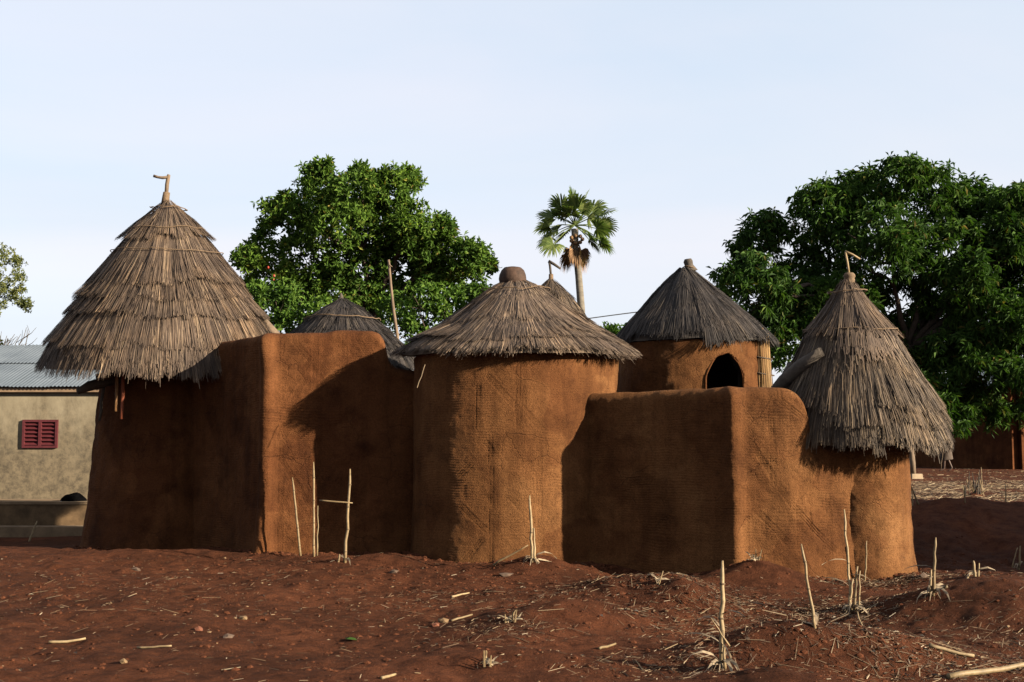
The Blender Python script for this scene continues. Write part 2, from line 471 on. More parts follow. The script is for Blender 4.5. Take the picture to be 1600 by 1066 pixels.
def plaster_mat():
    m, N, L, b = newmat('stained_plaster')
    g = N.new('ShaderNodeNewGeometry'); sx = N.new('ShaderNodeSeparateXYZ')
    L.new(g.outputs['Position'], sx.inputs[0])
    n1 = noise(N, L, 1.6, 6, 0.65, g.outputs['Position'])
    r1 = ramp(N, [(0.3, (0.112, 0.094, 0.063)), (0.7, (0.160, 0.136, 0.094))])
    L.new(n1.outputs[0], r1.inputs[0])
    # splash and mould stains rise from the foot of the wall with a ragged edge
    mps = N.new('ShaderNodeMapping'); mps.inputs['Scale'].default_value = (1.0, 1.0, 0.42)
    L.new(g.outputs['Position'], mps.inputs[0])
    n2 = noise(N, L, 2.6, 8, 0.70, mps.outputs[0])
    ma = N.new('ShaderNodeMath'); ma.operation = 'MULTIPLY_ADD'
    L.new(n2.outputs[0], ma.inputs[0]); ma.inputs[1].default_value = -3.4; 
    L.new(sx.outputs[2], ma.inputs[2])
    r2 = ramp(N, [(0.05, (1, 1, 1)), (0.30, (0.82, 0.82, 0.82)), (0.62, (0.05, 0.05, 0.05))])
    mr = N.new('ShaderNodeMapRange'); mr.inputs['From Min'].default_value = -0.8; mr.inputs['From Max'].default_value = 1.7
    L.new(ma.outputs[0], mr.inputs['Value']); L.new(mr.outputs[0], r2.inputs[0])
    n3 = noise(N, L, 7, 8, 0.78, g.outputs['Position'])
    r3 = ramp(N, [(0.36, (0.034, 0.027, 0.018)), (0.62, (0.098, 0.077, 0.049))])
    L.new(n3.outputs[0], r3.inputs[0])
    c = mixc(N, L, r2.outputs[0], r1.outputs[0], r3.outputs[0])
    L.new(c, b.inputs['Base Color'])
    b.inputs['Roughness'].default_value = 0.92
    bump(N, L, b, n3.outputs[0], 0.25, 0.02)
    return m
M_PLASTER = plaster_mat()
M_PLINTH = plain('stained_cement', (0.062, 0.039, 0.020), 0.95, 3.0, 0.55, 0.3)
M_STEP = plain('ledge_cement', (0.10, 0.068, 0.040), 0.95, 4.0, 0.35, 0.3)
def tin_mat():
    m, N, L, b = newmat('weathered_tin')
    n = noise(N, L, 1.5, 5, 0.6, geo_pos(N))
    r = ramp(N, [(0.3, (0.048, 0.060, 0.074)), (0.7, (0.078, 0.093, 0.110))])
    L.new(n.outputs[0], r.inputs[0]); L.new(r.outputs[0], b.inputs['Base Color'])
    b.inputs['Metallic'].default_value = 0.0; b.inputs['Roughness'].default_value = 0.6
    return m
M_TIN = tin_mat()

# ------------------------------------------------------------------ ground
MOUNDS = []
def mound(px, Y, h, sx, sy):
    MOUNDS.append(((px - 800) / FPX * Y, Y, h, sx, sy))
mound(1015, 12.3, 0.20, 0.75, 0.55)
mound(1075, 11.7, 0.17, 0.30, 0.30)
mound(1240, 9.2, 0.30, 0.75, 0.42)
mound(1330, 9.9, 0.14, 0.35, 0.30)
mound(1520, 11.3, 0.33, 0.75, 0.60)
mound(1400, 9.4, 0.10, 0.45, 0.35)
mound(1620, 10.6, 0.15, 0.5, 0.5)
mound(1180, 13.5, 0.19, 0.55, 0.35)
mound(843, 14.2, 0.14, 0.42, 0.35)
mound(600, 14.8, 0.09, 0.5, 0.4)
mound(930, 14.5, -0.05, 0.5, 0.4)
mound(1010, 14.2, -0.13, 0.5, 0.5)
mound(1370, 13.4, -0.10, 0.7, 0.5)
mound(900, 10.9, 0.17, 0.55, 0.35)
mound(800, 10.6, 0.05, 0.25, 0.2)
mound(830, 9.0, 0.10, 0.7, 0.35)
mound(1140, 10.6, -0.07, 0.7, 0.5)
mound(1450, 8.6, -0.06, 0.8, 0.4)
mound(210, 15.9, 0.07, 1.2, 0.6)
mound(1200, 8.3, 0.08, 0.5, 0.3)
mound(1480, 18.7, 0.14, 0.6, 0.5)
mound(1560, 18.9, 0.10, 0.6, 0.4)
def H(x, y):
    x = np.asarray(x, float); y = np.asarray(y, float)
    base = 0.0 + 0.13 * sst(9.5, 15, y)
    left = base - 0.24 * sst(16.5, 20.5, y) + 0.25 * sst(30, 60, y)
    right = base - 0.12 * sst(13.0, 15.5, y) + 0.60 * sst(15.8, 19.6, y) - 0.10 * sst(30, 45, y)
    w = sst(1.0, 4.6, x)
    z = left * (1 - w) + right * w
    for mx, my, h, sx, sy in MOUNDS:
        z = z + h * np.exp(-((x - mx) / sx) ** 2 - ((y - my) / sy) ** 2)
    f = 1 - sst(24, 40, y)
    near = (1 - sst(17, 22, y))
    z = z + 0.040 * f * vn(x / 1.3 + 3, y / 1.3, 1) + 0.020 * f * vn(x / 0.45, y / 0.45 + 9, 2)
    bank = sst(4.6, 5.6, x) * sst(14.8, 16.0, y) * (1 - sst(20, 22, y))
    z = z + bank * (0.075 * vn(x / 0.55 + 2, y / 0.5, 6) + 0.04 * vn(x / 0.22, y / 0.22, 7) + 0.10 * vn(x / 1.4, y / 1.1, 9))
    m = 0.5 + 0.5 * vn(x / 0.9, y / 0.9, 3)
    z = z + near * (0.010 + 0.012 * m) * vn(x / 0.16, y / 0.16, 4) + near * (0.004 + 0.009 * m) * vn(x / 0.075, y / 0.075, 5)
    return z
def h1(x, y): return float(H(np.array([x]), np.array([y]))[0])
def hit(px, py, y0=6.0, y1=70.0):
    """where the line of sight of a pixel meets the ground"""
    Y = np.linspace(y0, y1, 6000)
    a, b = (px - 800) / FPX, (533 - py) / FPX
    t = Y / (CP - b * SP)
    X = a * t; Z = CAMZ + (SP + b * CP) * t
    d = Z - H(X, Y)
    k = int(np.argmax(d < 0)) if (d < 0).any() else len(Y) - 1
    return np.array((X[k], Y[k], h1(X[k], Y[k])))
def axis(fine0, fine1, step, lo, hi):
    a = list(np.arange(fine0, fine1, step))
    s, v = step, fine1
    while v < hi: a.append(v); s *= 1.22; v += s
    a.append(hi)
    s, v, pre = step, fine0, []
    while True:
        s *= 1.22; v -= s
        if v < lo: break
        pre.append(v)
    pre.append(lo)
    return np.array(pre[::-1] + a)
gx = axis(-7.0, 6.6, 0.032, -900, 900)
gy = axis(7.0, 16.6, 0.032, -60, 1500)
GX, GY = np.meshgrid(gx, gy, indexing='ij')
GZ = H(GX, GY)
nx_, ny_ = GX.shape
ii = np.arange(nx_ * ny_).reshape(nx_, ny_)
gq = np.stack([ii[:-1, :-1], ii[1:, :-1], ii[1:, 1:], ii[:-1, 1:]], -1).reshape(-1, 4)
ground = add('ground', np.stack([GX, GY, GZ], -1).reshape(-1, 3), gq, M_SOIL, smooth=True)
tag(ground, 'bare red brown soil with low mounds and dry litter', kind='structure')

# ------------------------------------------------------------------ mud walls
def seg_lines(U, Z, segs, depth=0.0078, width=0.0085, gap=0.026, n=3):
    d = np.zeros_like(U)
    for (u0, z0, u1, z1) in segs:
        du, dz = u1 - u0, z1 - z0
        L = math.hypot(du, dz) + 1e-9
        tu, tz = du / L, dz / L
        s = (U - u0) * tu + (Z - z0) * tz
        q = (U - u0) * -tz + (Z - z0) * tu
        ends = sst(-0.02, 0.02, s) * sst(-0.02, 0.02, L - s)
        q = q + 0.012 * vn(s * 4, np.zeros_like(s) + u0 * 7, 8)
        for k in range(n):
            o = (k - (n - 1) / 2) * gap
            d -= depth * ends * np.exp(-((q - o) / width) ** 2)
            d += depth * 0.45 * ends * np.exp(-((q - o - gap / 2) / width) ** 2)
    return d
def mud_disp(U, Z, seed, stria=1.0, segs=(), rough=1.0):
    d = 0.022 * rough * vn(U / 0.55 + 5, Z / 0.7, seed) + 0.011 * rough * vn(U / 0.17, Z / 0.14, seed + 1) + 0.0035 * rough * vn(U / 0.05, Z / 0.05, seed + 2) - 0.006 * rough * np.maximum(0, vn(U / 0.09, Z / 0.07, seed + 13) - 0.55) / 0.45
    wob = 0.030 * vn(U / 0.5, Z / 0.3, seed + 3) + 0.010 * vn(U / 0.12, Z / 0.1, seed + 4)
    mask = 0.45 + 0.55 * vn(U / 0.35, Z / 0.28, seed + 5)
    d = d + stria * 0.0032 * mask * np.sin(2 * math.pi * (Z + wob) / 0.031)
    if len(segs): d = d + seg_lines(U, Z, segs)
    return d
def grid_faces(nu, nv):
    i = np.arange(nu * nv).reshape(nu, nv)
    return np.stack([i[:-1, :-1], i[1:, :-1], i[1:, 1:], i[:-1, 1:]], -1).reshape(-1, 4)

def curtain_wall(pts, top_px, z0, seed, bulge, segs_px, thick=0.25, smooth_m=0.10):
    """mud curtain wall along plan points; outward is to the right-hand side when walking from first to last as seen from above"""
    P = np.array(pts, float)
    seg = np.linalg.norm(np.diff(P, axis=0), axis=1)
    cum = np.concatenate([[0], np.cumsum(seg)])
    n = int(cum[-1] / 0.014)
    U = np.linspace(0, cum[-1], n)
    X = np.interp(U, cum, P[:, 0]); Y = np.interp(U, cum, P[:, 1])
    k = int(smooth_m / 0.014)
    ker = np.exp(-0.5 * (np.arange(-3 * k, 3 * k + 1) / k) ** 2); ker /= ker.sum()
    def sm(a):
        e = np.concatenate([2 * a[0] - a[3 * k:0:-1], a, 2 * a[-1] - a[-2:-3 * k - 2:-1]])
        return np.convolve(e, ker, 'valid')
    X, Y = sm(X), sm(Y)
    tx, ty = np.gradient(X), np.gradient(Y)
    L = np.hypot(tx, ty); tx /= L; ty /= L
    NX, NY = ty, -tx
    PX = 800 + FPX * X / Y
    tz = np.array([at(p, q, np.interp(p, PX, Y))[2] for p, q in top_px]); tp = np.array([p for p, q in top_px])
    TOP = np.interp(PX, tp, tz)
    TOP = sm(TOP) * 0.35 + TOP * 0.65
    TOP = TOP + 0.012 * vn(U / 0.3, U * 0, seed + 9)
    segs = []
    for (ax, ay, bx, by) in segs_px:
        ua, ub = np.interp(ax, PX, U), np.interp(bx, PX, U)
        segs.append((ua, at(ax, ay, np.interp(ua, U, Y))[2], ub, at(bx, by, np.interp(ub, U, Y))[2]))
    r = thick / 2
    nf = int((TOP.max() - r - z0) / 0.0085)
    t = np.linspace(0, 1, nf)
    Zf = z0 + t[None, :] * (TOP - r - z0)[:, None]
    Uf = np.repeat(U[:, None], nf, 1)
    bl = np.zeros_like(Zf)
    for (bpx, amp, w) in bulge:
        ub = np.interp(bpx, PX, U)
        bl += (amp + 0.07 * amp / 0.1 * np.exp(-(Zf - 0.1) / 0.35)) * np.exp(-((Uf - ub - 0.03 * vn(Zf / 0.5, Zf * 0, seed + 12)) / w) ** 2)
    Of = mud_disp(Uf, Zf, seed, 1.0, segs) + 0.05 * np.exp(-(Zf - 0.1) / 0.22) + bl
    na = 18
    ang = np.linspace(0, math.pi, na + 1)[1:]
    Za = (TOP - r)[:, None] + r * np.sin(ang)[None, :] + 0.007 * vn(U[:, None] / 0.12 + 0 * ang, ang[None, :] * r / 0.12 + 0 * U[:, None], seed + 6)
    fade = (1 + np.cos(ang)) / 2
    Oa = (r * np.cos(ang) - r)[None, :] + Of[:, -1:] * fade[None, :]
    Zb = np.stack([TOP * 0.6, np.full(n, z0)], 1)
    Ob = np.full((n, 2), -2 * r)
    Z = np.concatenate([Zf, Za, Zb], 1); O = np.concatenate([Of, Oa, Ob], 1)
    V = np.stack([X[:, None] + NX[:, None] * O, Y[:, None] + NY[:, None] * O, Z], -1)
    return V.reshape(-1, 3), grid_faces(V.shape[0], V.shape[1])

def round_wall(c, Rfun, z0, ztop, seed, segs_px=(), stria=1.0, fine=0.010, hole=None, half=105, ustep=0.015, rough=1.0, flare=0.05, swell=None):
    """round mud wall; fine on the side that faces the photographer, coarse behind"""
    R0 = Rfun(np.array([1.0]))[0]
    f = np.arange(-math.radians(half), math.radians(half), ustep / R0)
    b = np.linspace(math.radians(half), 2 * math.pi - math.radians(half), 40)
    TH = np.concatenate([f, b])
    nf = max(8, int((ztop - z0) / fine))
    Zr = np.linspace(z0, ztop, nf)
    Z = np.repeat(Zr[None, :], len(TH), 0); T = np.repeat(TH[:, None], nf, 1)
    segs = []
    for (ax, ay, bx, by) in segs_px:
        q = []
        for (sx, sy) in ((ax, ay), (bx, by)):
            px0 = 800 + FPX * c[0] / c[1]; Rp = R0 / c[1] * FPX
            th = math.asin(max(-0.98, min(0.98, (sx - px0) / Rp)))
            q += [th * R0, at(sx, sy, c[1] - R0 * math.cos(th))[2]]
        segs.append(q)
    Un = T * R0
    zg = h1(c[0], c[1] - R0)
    R = Rfun(Z) + mud_disp(Un, Z, seed, stria, segs, rough) + flare * np.exp(-np.maximum(Z - zg, -0.2) / 0.25)
    if swell: R = R + swell[1] * np.exp(-((T - swell[0]) / swell[2]) ** 2)
    V = np.stack([c[0] + R * np.sin(T), c[1] - R * np.cos(T), Z], -1)
    F = grid_faces(len(TH), nf)
    if hole is not None:
        cen_t = (T[:-1, :-1] + T[1:, 1:]) / 2; cen_z = (Z[:-1, :-1] + Z[1:, 1:]) / 2
        keep = ~hole(cen_t, cen_z)
        F = F[keep.reshape(-1)]
    # close the seam
    i = np.arange(len(TH) * nf).reshape(len(TH), nf)
    F = np.concatenate([F, np.stack([i[-1, :-1], i[0, :-1], i[0, 1:], i[-1, 1:]], -1)])
    return V.reshape(-1, 3), F

# left curtain wall: dark leg towards the granary, bulging corner, sunlit leg towards the middle hut
cyl_c = (0.06, 16.2)
left_pts = [(-4.95, 17.75), (-4.12, 16.95), (-3.235, 15.84), (-2.3, 15.98), (-1.15, 16.12)]
left_top = [(230, 541), (300, 537), (345, 532), (405, 522), (425, 520), (470, 519), (530, 516), (580, 514), (592, 517), (599, 526), (603, 541), (606, 562), (612, 574), (645, 580)]
left_segs = [(432, 530, 436, 868), (440, 700, 441, 868), (493, 525, 492, 625), (500, 690, 508, 868), (520, 660, 522, 868), (537, 522, 537, 590), (455, 528, 484, 562), (484, 562, 441, 628), (497, 584, 509, 606), (555, 522, 580, 566), (437, 712, 490, 795), (470, 600, 445, 660)]
V, F = curtain_wall(left_pts, left_top, -0.35, 20, [(417, 0.115, 0.105)], left_segs)
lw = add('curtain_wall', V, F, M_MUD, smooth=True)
tag(lw, 'tall left mud wall with rounded corner and scratched lines, beside the canes', 'wall', 'mud walls joining the huts', 'thing')

# right curtain wall
right_pts = [(0.55, 15.42), (1.60, 14.70), (2.49, 14.04), (3.2, 14.00), (4.05, 14.28)]
right_top = [(860, 618), (905, 615), (960, 612), (1050, 609), (1105, 605), (1135, 602), (1160, 605), (1200, 606), (1240, 607), (1250, 610), (1257, 618), (1262, 635), (1266, 668), (1275, 690), (1330, 700)]
right_segs = [(1150, 615, 1152, 700), (1160, 760, 1163, 865), (1205, 640, 1206, 760), (1212, 620, 1250, 650), (1170, 690, 1235, 790), (1235, 790, 1300, 862), (1245, 780, 1246, 870), (1180, 800, 1230, 850), (1290, 770, 1291, 870)]
V, F = curtain_wall(right_pts, right_top, -0.4, 40, [(1146, 0.095, 0.10)], right_segs)
rw = add('curtain_wall', V, F, M_MUD2, smooth=True)
tag(rw, 'low right mud wall with bulging corner between middle hut and small granary', 'wall', 'mud walls joining the huts', 'thing')

# ------------------------------------------------------------------ thatch
def roof(parent, c, prof, mat, courses, seed=0, lean=(0, 0), tilt=0.0, width=0.012, dens=2.5, lift=0.05, eave_mat=None, length=0.62, base_mat=None, under=None, mats=None):
    """conical thatch: a closed straw cone (the roof) carrying layers of separate stalks"""
    rng = np.random.default_rng(seed)
    pr = np.array(prof, float)
    d = np.hypot(np.diff(pr[:, 0]), np.diff(pr[:, 1]))
    cum = np.concatenate([[0], np.cumsum(d)]); LT = cum[-1]
    def prz(s):
        s = np.asarray(s, float) * LT
        r = np.interp(s, cum, pr[:, 0]); z = np.interp(s, cum, pr[:, 1])
        ex = np.maximum(s - LT, 0)
        tr, tz = (pr[-1] - pr[-2]) / d[-1]
        return r + ex * tr * 0.8, z + ex * (tz - 0.15)
    def nrm(s):
        r0, z0 = prz(s - 0.02); r1, z1 = prz(s + 0.02)
        tr, tz = r1 - r0, z1 - z0
        L = np.hypot(tr, tz) + 1e-9
        return -tz / L, tr / L
    ph = rng.random() * 10
    def pos(th, s, off):
        r, z = prz(s); a, b = nrm(s)
        lump = 0.018 * vn(th * 3.5 + ph, s * 6, seed + 3) + 0.012 * vn(th * 9 + ph, s * 3, seed + 4)
        rr = r + a * (off + lump); zz = z + b * (off + lump)
        k = 1 - np.clip(s, 0, 1)
        x = c[0] + rr * np.sin(th) + lean[0] * k
        y = c[1] - rr * np.cos(th) + lean[1] * k
        return np.stack([x, y, zz - tilt * rr * np.cos(th)], -1)
    # closed cone underneath
    n = 64
    th = np.arange(n) * 2 * math.pi / n
    ss = np.concatenate([np.linspace(0.0, 0.98, 50)])
    rows = [pos(th, np.full(n, s), -0.06) for s in ss]
    ur = under if under else pr[-1, 0] * 0.6
    r1, z1 = prz(0.98)
    rows.append(np.stack([c[0] + ur * np.sin(th), c[1] - ur * np.cos(th), z1 + 0.025 - tilt * ur * np.cos(th)], -1))
    V = np.concatenate(rows)
    F = [(i * n + j, i * n + (j + 1) % n, (i + 1) * n + (j + 1) % n, (i + 1) * n + j) for i in range(len(rows) - 1) for j in range(n)]
    ro = add('roof', V, np.array(F), base_mat or mat, parent)
    for ci, cs in enumerate(courses):
        s_end, lf = cs[0], (cs[1] if len(cs) > 1 else 1.0)
        strong = cs[2] if len(cs) > 2 else 0.7
        L = min(length * lf / LT, s_end - 0.005)
        last = ci == len(courses) - 1
        rE = prz(s_end)[0]
        N = int(2 * math.pi * max(rE, 0.14) / width * dens * (1.8 if last else 1.0))
        T = rng.random(N) * 2 * math.pi
        bw = 0.055 / max(rE, 0.2)
        bun = np.floor(T / bw + 0.35 * rng.random(N)).astype(int)
        nb_ = bun.max() + 2
        T = (bun + 0.5 + (T / bw - bun - 0.5) * 0.82) * bw
        bo = rng.normal(0, 0.010 + 0.014 * strong, nb_)[bun]
        tone = np.clip(rng.normal(0, 0.23, nb_)[bun] + rng.normal(0, 0.06, N), -0.5, 0.5)
        blay = rng.random(nb_)[bun]
        edge = s_end + (0.065 * vn(T * 1.7 + ci * 3, T * 0 + ci, seed + 6) + 0.035 * vn(T * 5 + ci, T * 0 + ci, seed + 7) + bo) / LT
        sig = 0.022 if last else 0.009 + 0.075 * (1 - strong)
        edge = edge + rng.normal(0, 1, N) * sig / LT
        stray = rng.random(N) < 0.014
        edge = edge + stray * rng.random(N) * 0.12 / LT
        s0 = np.maximum(edge - L * rng.uniform(0.6, 1.15, N), 0.004)
        lay = 0.55 * rng.random(N) + 0.45 * blay
        o0 = -0.012 + 0.016 * lay
        lf2 = lift * (0.25 + 1.15 * strong ** 1.5) * (0.75 + 0.45 * vn(T * 1.3 + ci * 7, T * 0 + ci, seed + 8))
        o1 = lf2 * ((0.30 + 0.32 * strong) + (0.70 - 0.32 * strong) * lay)
        if last: o1 = o1 - 0.10 * (rng.random(N) < 0.5) * rng.random(N)
        dth = rng.normal(0, 0.026, N) / np.maximum(rE, 0.25)
        roll = rng.uniform(-0.45, 0.45, N)
        wv = width * rng.uniform(0.45, 1.25, N)
        PT = []
        for f in (0.0, 0.5, 1.0):
            s = s0 + (edge - s0) * f
            off = o0 + (o1 - o0) * f ** 1.3
            p = pos(T + dth * f, s, off)
            r_, _ = prz(s); a, b = nrm(s)
            tang = np.stack([np.cos(T), np.sin(T), 0 * T], -1)
            nor = np.stack([a * np.sin(T), -a * np.cos(T), b], -1)
            side = tang * np.cos(roll)[:, None] + nor * np.sin(roll)[:, None]
            w = (wv * np.minimum(1.0, 0.4 + r_ / 0.5))[:, None] * 0.5 * (1.0 if f < 1 else 0.55)
            PT += [p - side * w, p + side * w]
        V = np.stack(PT, 1).reshape(-1, 3)
        b0 = np.arange(N)[:, None] * 6
        F = np.concatenate([b0 + np.array([0, 1, 3, 2]), b0 + np.array([2, 3, 5, 4])])
        mm = mat
        if mats and ci in mats: mm = mats[ci]
        add('thatch_layer', V, F, mm, ro, tone=np.repeat(tone, 6))['kind'] = 'stuff'
    return ro, pos, prz
def rope_band(ro, pos, s, mat=M_ROPE, rad=0.007, wob=0.012, seed=0, off=0.055):
    n = 72
    th = np.linspace(0, 2 * math.pi, n)
    P = pos(th, s + wob * vn(th * 1.3 + seed, th * 0, 60 + seed), np.full(n, off))
    MB().tube(P, rad, 5, False).build('rope', mat, ro, True)

# ---- left granary
GL = (-5.20, 18.15)
gl = thing('granary', 'tallest granary with conical brown thatch at the left, beside the plaster house', 'granary', (GL[0], GL[1], 0.15), 'thatched granaries')
zt = at(255, 590, GL[1])[2]
taper_l = lambda z: 0.90 + 0.19 * np.clip((2.45 - z) / 2.4, -0.1, 1.2)
V, F = round_wall(GL, taper_l, -0.35, 2.75, 60, [(168, 700, 170, 845), (200, 690, 235, 760)], 0.9)
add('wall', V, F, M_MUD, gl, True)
def ZZ(py, Y): return at(800, py, Y)[2]
profL = [(r * 1.065, z) for r, z in [(0.03, ZZ(312, 18.15)), (0.14, ZZ(322, 18.15)), (0.40, ZZ(350, 18.15)), (0.63, ZZ(384, 18.15)), (0.86, ZZ(420, 18.15)), (1.27, ZZ(490, 18.15)), (1.48, ZZ(530, 18.15)), (1.64, ZZ(578, 18.15))]]
def s_of(prof, z):
    pr = np.array(prof); d = np.hypot(np.diff(pr[:, 0]), np.diff(pr[:, 1])); cum = np.concatenate([[0], np.cumsum(d)]) / d.sum()
    return float(np.interp(-z, -pr[:, 1], cum))
cL = [(s_of(profL, ZZ(y, 18.15)), f, k) for y, f, k in ((345, .6, .1), (378, .9, 1), (412, .8, .1), (430, .9, .1), (449, 1.0, .9), (473, .8, .9), (497, .9, 1), (518, .8, .1), (540, .9, 1), (560, .8, .5))] + [(1.0, .9, 1)]
ro, pos, prz = roof(gl, GL, profL, M_TH_BROWN, cL, 1, tilt=0.085, width=0.0096, length=0.70, lift=0.105, under=0.95)
rope_band(ro, pos, s_of(profL, ZZ(397, 18.15)), seed=1)
rope_band(ro, pos, s_of(profL, ZZ(330, 18.15)), seed=2, rad=0.008)
rope_band(ro, pos, s_of(profL, ZZ(362, 18.15)), seed=3, rad=0.007)
ap = at(259, 312, 18.15)
MB().tube([ap + (0, 0, -0.1), ap + (0.0, 0, 0.02), ap + (0.008, 0, 0.11)], [0.075, 0.052, 0.05], 10, True, 0.15).build('binding', M_ROPE, ro, True)
m = MB()
m.tube([ap + (0.005, 0, 0.05), at(261, 288, 18.15), at(263, 276, 18.15), at(264, 273, 18.15)], [0.030, 0.030, 0.028, 0.024], 8, True, 0.15)
m.tube([at(263, 277, 18.15), at(254, 278, 18.15), at(247, 277, 18.15), at(240, 275, 18.15)], [0.026, 0.023, 0.020, 0.022], 8, True, 0.15, 3)
m.build('finial', M_WOOD, gl, True)
# beams and pegs under the eave
m = MB().tube([at(215, 585, 17.4), at(165, 597, 17.2), at(140, 604, 17.1), at(121, 612, 17.0)], [0.085, 0.08, 0.07, 0.045], 9, True, 0.3, 4)
m.build('beam', M_WOODDARK, gl, True)
m = MB().tube([at(225, 572, 17.4), at(180, 585, 17.1), at(150, 590, 17.0)], [0.07, 0.07, 0.05], 9, True, 0.3, 5)
m.build('beam', M_WOODDARK, gl, True)
def hang(p0, p1, r, mat, seed): return MB().tube(rod(p0, p1, 5, 0.006, seed), [r, r, r * .97, r * .95, r * .9], 8, True, 0.1, seed)
hang(at(184, 572, 17.0), at(181, 643, 16.92), 0.024, M_POLE_ORANGE, 1).build('peg', M_POLE_ORANGE, gl, True)
hang(at(194, 574, 16.97), at(190, 655, 16.88), 0.025, M_POLE_RED, 2).build('peg', M_POLE_RED, gl, True)
hang(at(163, 600, 17.2), at(155, 657, 17.1), 0.022, M_WOODDARK, 3).build('peg', M_WOODDARK, gl, True)
# log leaning on the far slope of that roof
lg = MB().tube([at(350, 417, 19.0), at(362, 440, 18.9), at(398, 490, 18.6), at(428, 524, 18.3), at(470, 575, 17.9)], [0.085, 0.09, 0.085, 0.085, 0.08], 9, True, 0.2, 6).build('log', M_WOOD, None, True)
tag(lg, 'pale log lying against the right slope of the tallest thatched roof', 'log')

# ---- middle hut
mh = thing('round_hut', 'round ochre mud hut with wide greyish thatch in the middle, pot on top', 'hut', (cyl_c[0], cyl_c[1], 0.1), 'round mud huts')
taper_m = lambda z: 1.355 + 0.02 * np.clip((2.5 - z) / 2.5, 0, 1.2)
mid_segs = [(752, 600, 753, 670), (808, 565, 810, 675), (815, 565, 817, 640), (765, 585, 808, 640), (770, 680, 772, 880), (838, 690, 840, 880), (812, 635, 848, 675), (730, 790, 768, 830), (845, 790, 872, 850), (800, 780, 835, 820), (735, 880, 760, 840), (728, 745, 745, 722), (762, 690, 775, 712)]
V, F = round_wall(cyl_c, taper_m, -0.3, 2.70, 80, mid_segs, 1.25, rough=0.6, flare=0.025, swell=(-0.75, 0.085, 0.42))
add('wall', V, F, M_MUD2, mh, True)
def arc_seg(cx, cy, r, a0, a1, n=7):
    a = np.radians(np.linspace(a0, a1, n)); return [(cx + r * math.cos(t), cy + r * math.sin(t)) for t in a]
profM = [(0.10, ZZ(436, 16.2)), (0.25, ZZ(443, 16.2)), (0.53, ZZ(466, 16.2)), (0.98, ZZ(506, 16.2)), (1.42, ZZ(538, 16.2)), (1.60, ZZ(553, 16.2))]
RM = (0.066, 16.2)
cM = [(s_of(profM, ZZ(y, 16.2)), f, k) for y, f, k in ((468, .7, .1), (484, .9, .1), (497, .9, .3), (508, .9, .6), (519, .9, .3), (529, .9, .8), (538, .9, 1))] + [(0.965, .9, .6), (1.0, .9, 1)]
ro, pos, prz = roof(mh, RM, profM, M_TH_GREY, cM, 2, tilt=0.045, width=0.0092, length=0.66, lift=0.060, under=1.44)
rope_band(ro, pos, s_of(profM, ZZ(458, 16.2)), seed=5)
# straw hanging from the eave
for q, (a, b, cc, dd) in enumerate([(664, 570, 652, 606)]):
    MB().tube(rod(at(a, b, 14.85), at(cc, dd, 14.75), 5, 0.01, q), 0.006, 5).build('loose_straw', M_STRAW, mh)
pc = at(801, 442, 16.2)
prof = [(0.0, 0.215), (0.055, 0.215), (0.11, 0.205), (0.15, 0.17), (0.178, 0.11), (0.186, 0.05), (0.178, 0.0), (0.15, -0.05), (0.13, -0.045), (0.165, 0.06), (0.13, 0.19), (0.0, 0.21)]
po = MB().lathe(pc, prof, 28, 0.05, 3).build('clay_pot', M_POT, None, True)
tag(po, 'dark brown clay pot upturned on the peak of the middle roof', 'pot')

# ---- right granary
GR = (4.20, 14.8)
gr = thing('granary', 'small granary at the right with steep layered thatch in front of the mango tree', 'granary', (GR[0], GR[1], 0.0), 'thatched granaries')
taper_r = lambda z: 0.575 + 0.035 * np.clip((1.6 - z) / 1.6, 0, 1.3)
V, F = round_wall(GR, taper_r, -0.4, 1.75, 100, [(1372, 750, 1374, 890), (1345, 760, 1375, 800), (1395, 780, 1394, 890)])
add('wall', V, F, M_MUD2, gr, True)
Yr = GR[1]
profR = [(0.05, ZZ(436, Yr)), (0.11, ZZ(444, Yr)), (0.20, ZZ(462, Yr)), (0.56, ZZ(530, Yr)), (0.84, ZZ(602, Yr)), (0.99, ZZ(656, Yr)), (1.02, ZZ(698, Yr))]
cR = [(s_of(profR, ZZ(y, Yr)), f, k) for y, f, k in ((475, .5, .1), (502, .7, .1), (527, .9, 1), (556, .8, .1), (585, 1.0, .2), (612, 1.0, .1), (634, .8, .3), (648, .7, 1), (664, .7, 1), (686, .6, .8))] + [(1.0, .6, 1)]
ro, pos, prz = roof(gr, GR, profR, M_TH_R, cR, 3, lean=(-0.09, 0), tilt=0.03, width=0.0092, length=0.70, lift=0.085, under=0.6, mats={0: M_TH_BROWN, 1: M_TH_BROWN, 2: M_TH_BROWN})
rope_band(ro, pos, s_of(profR, ZZ(460, Yr)), seed=7, rad=0.008)
rope_band(ro, pos, s_of(profR, ZZ(520, Yr)), seed=8, rad=0.008)
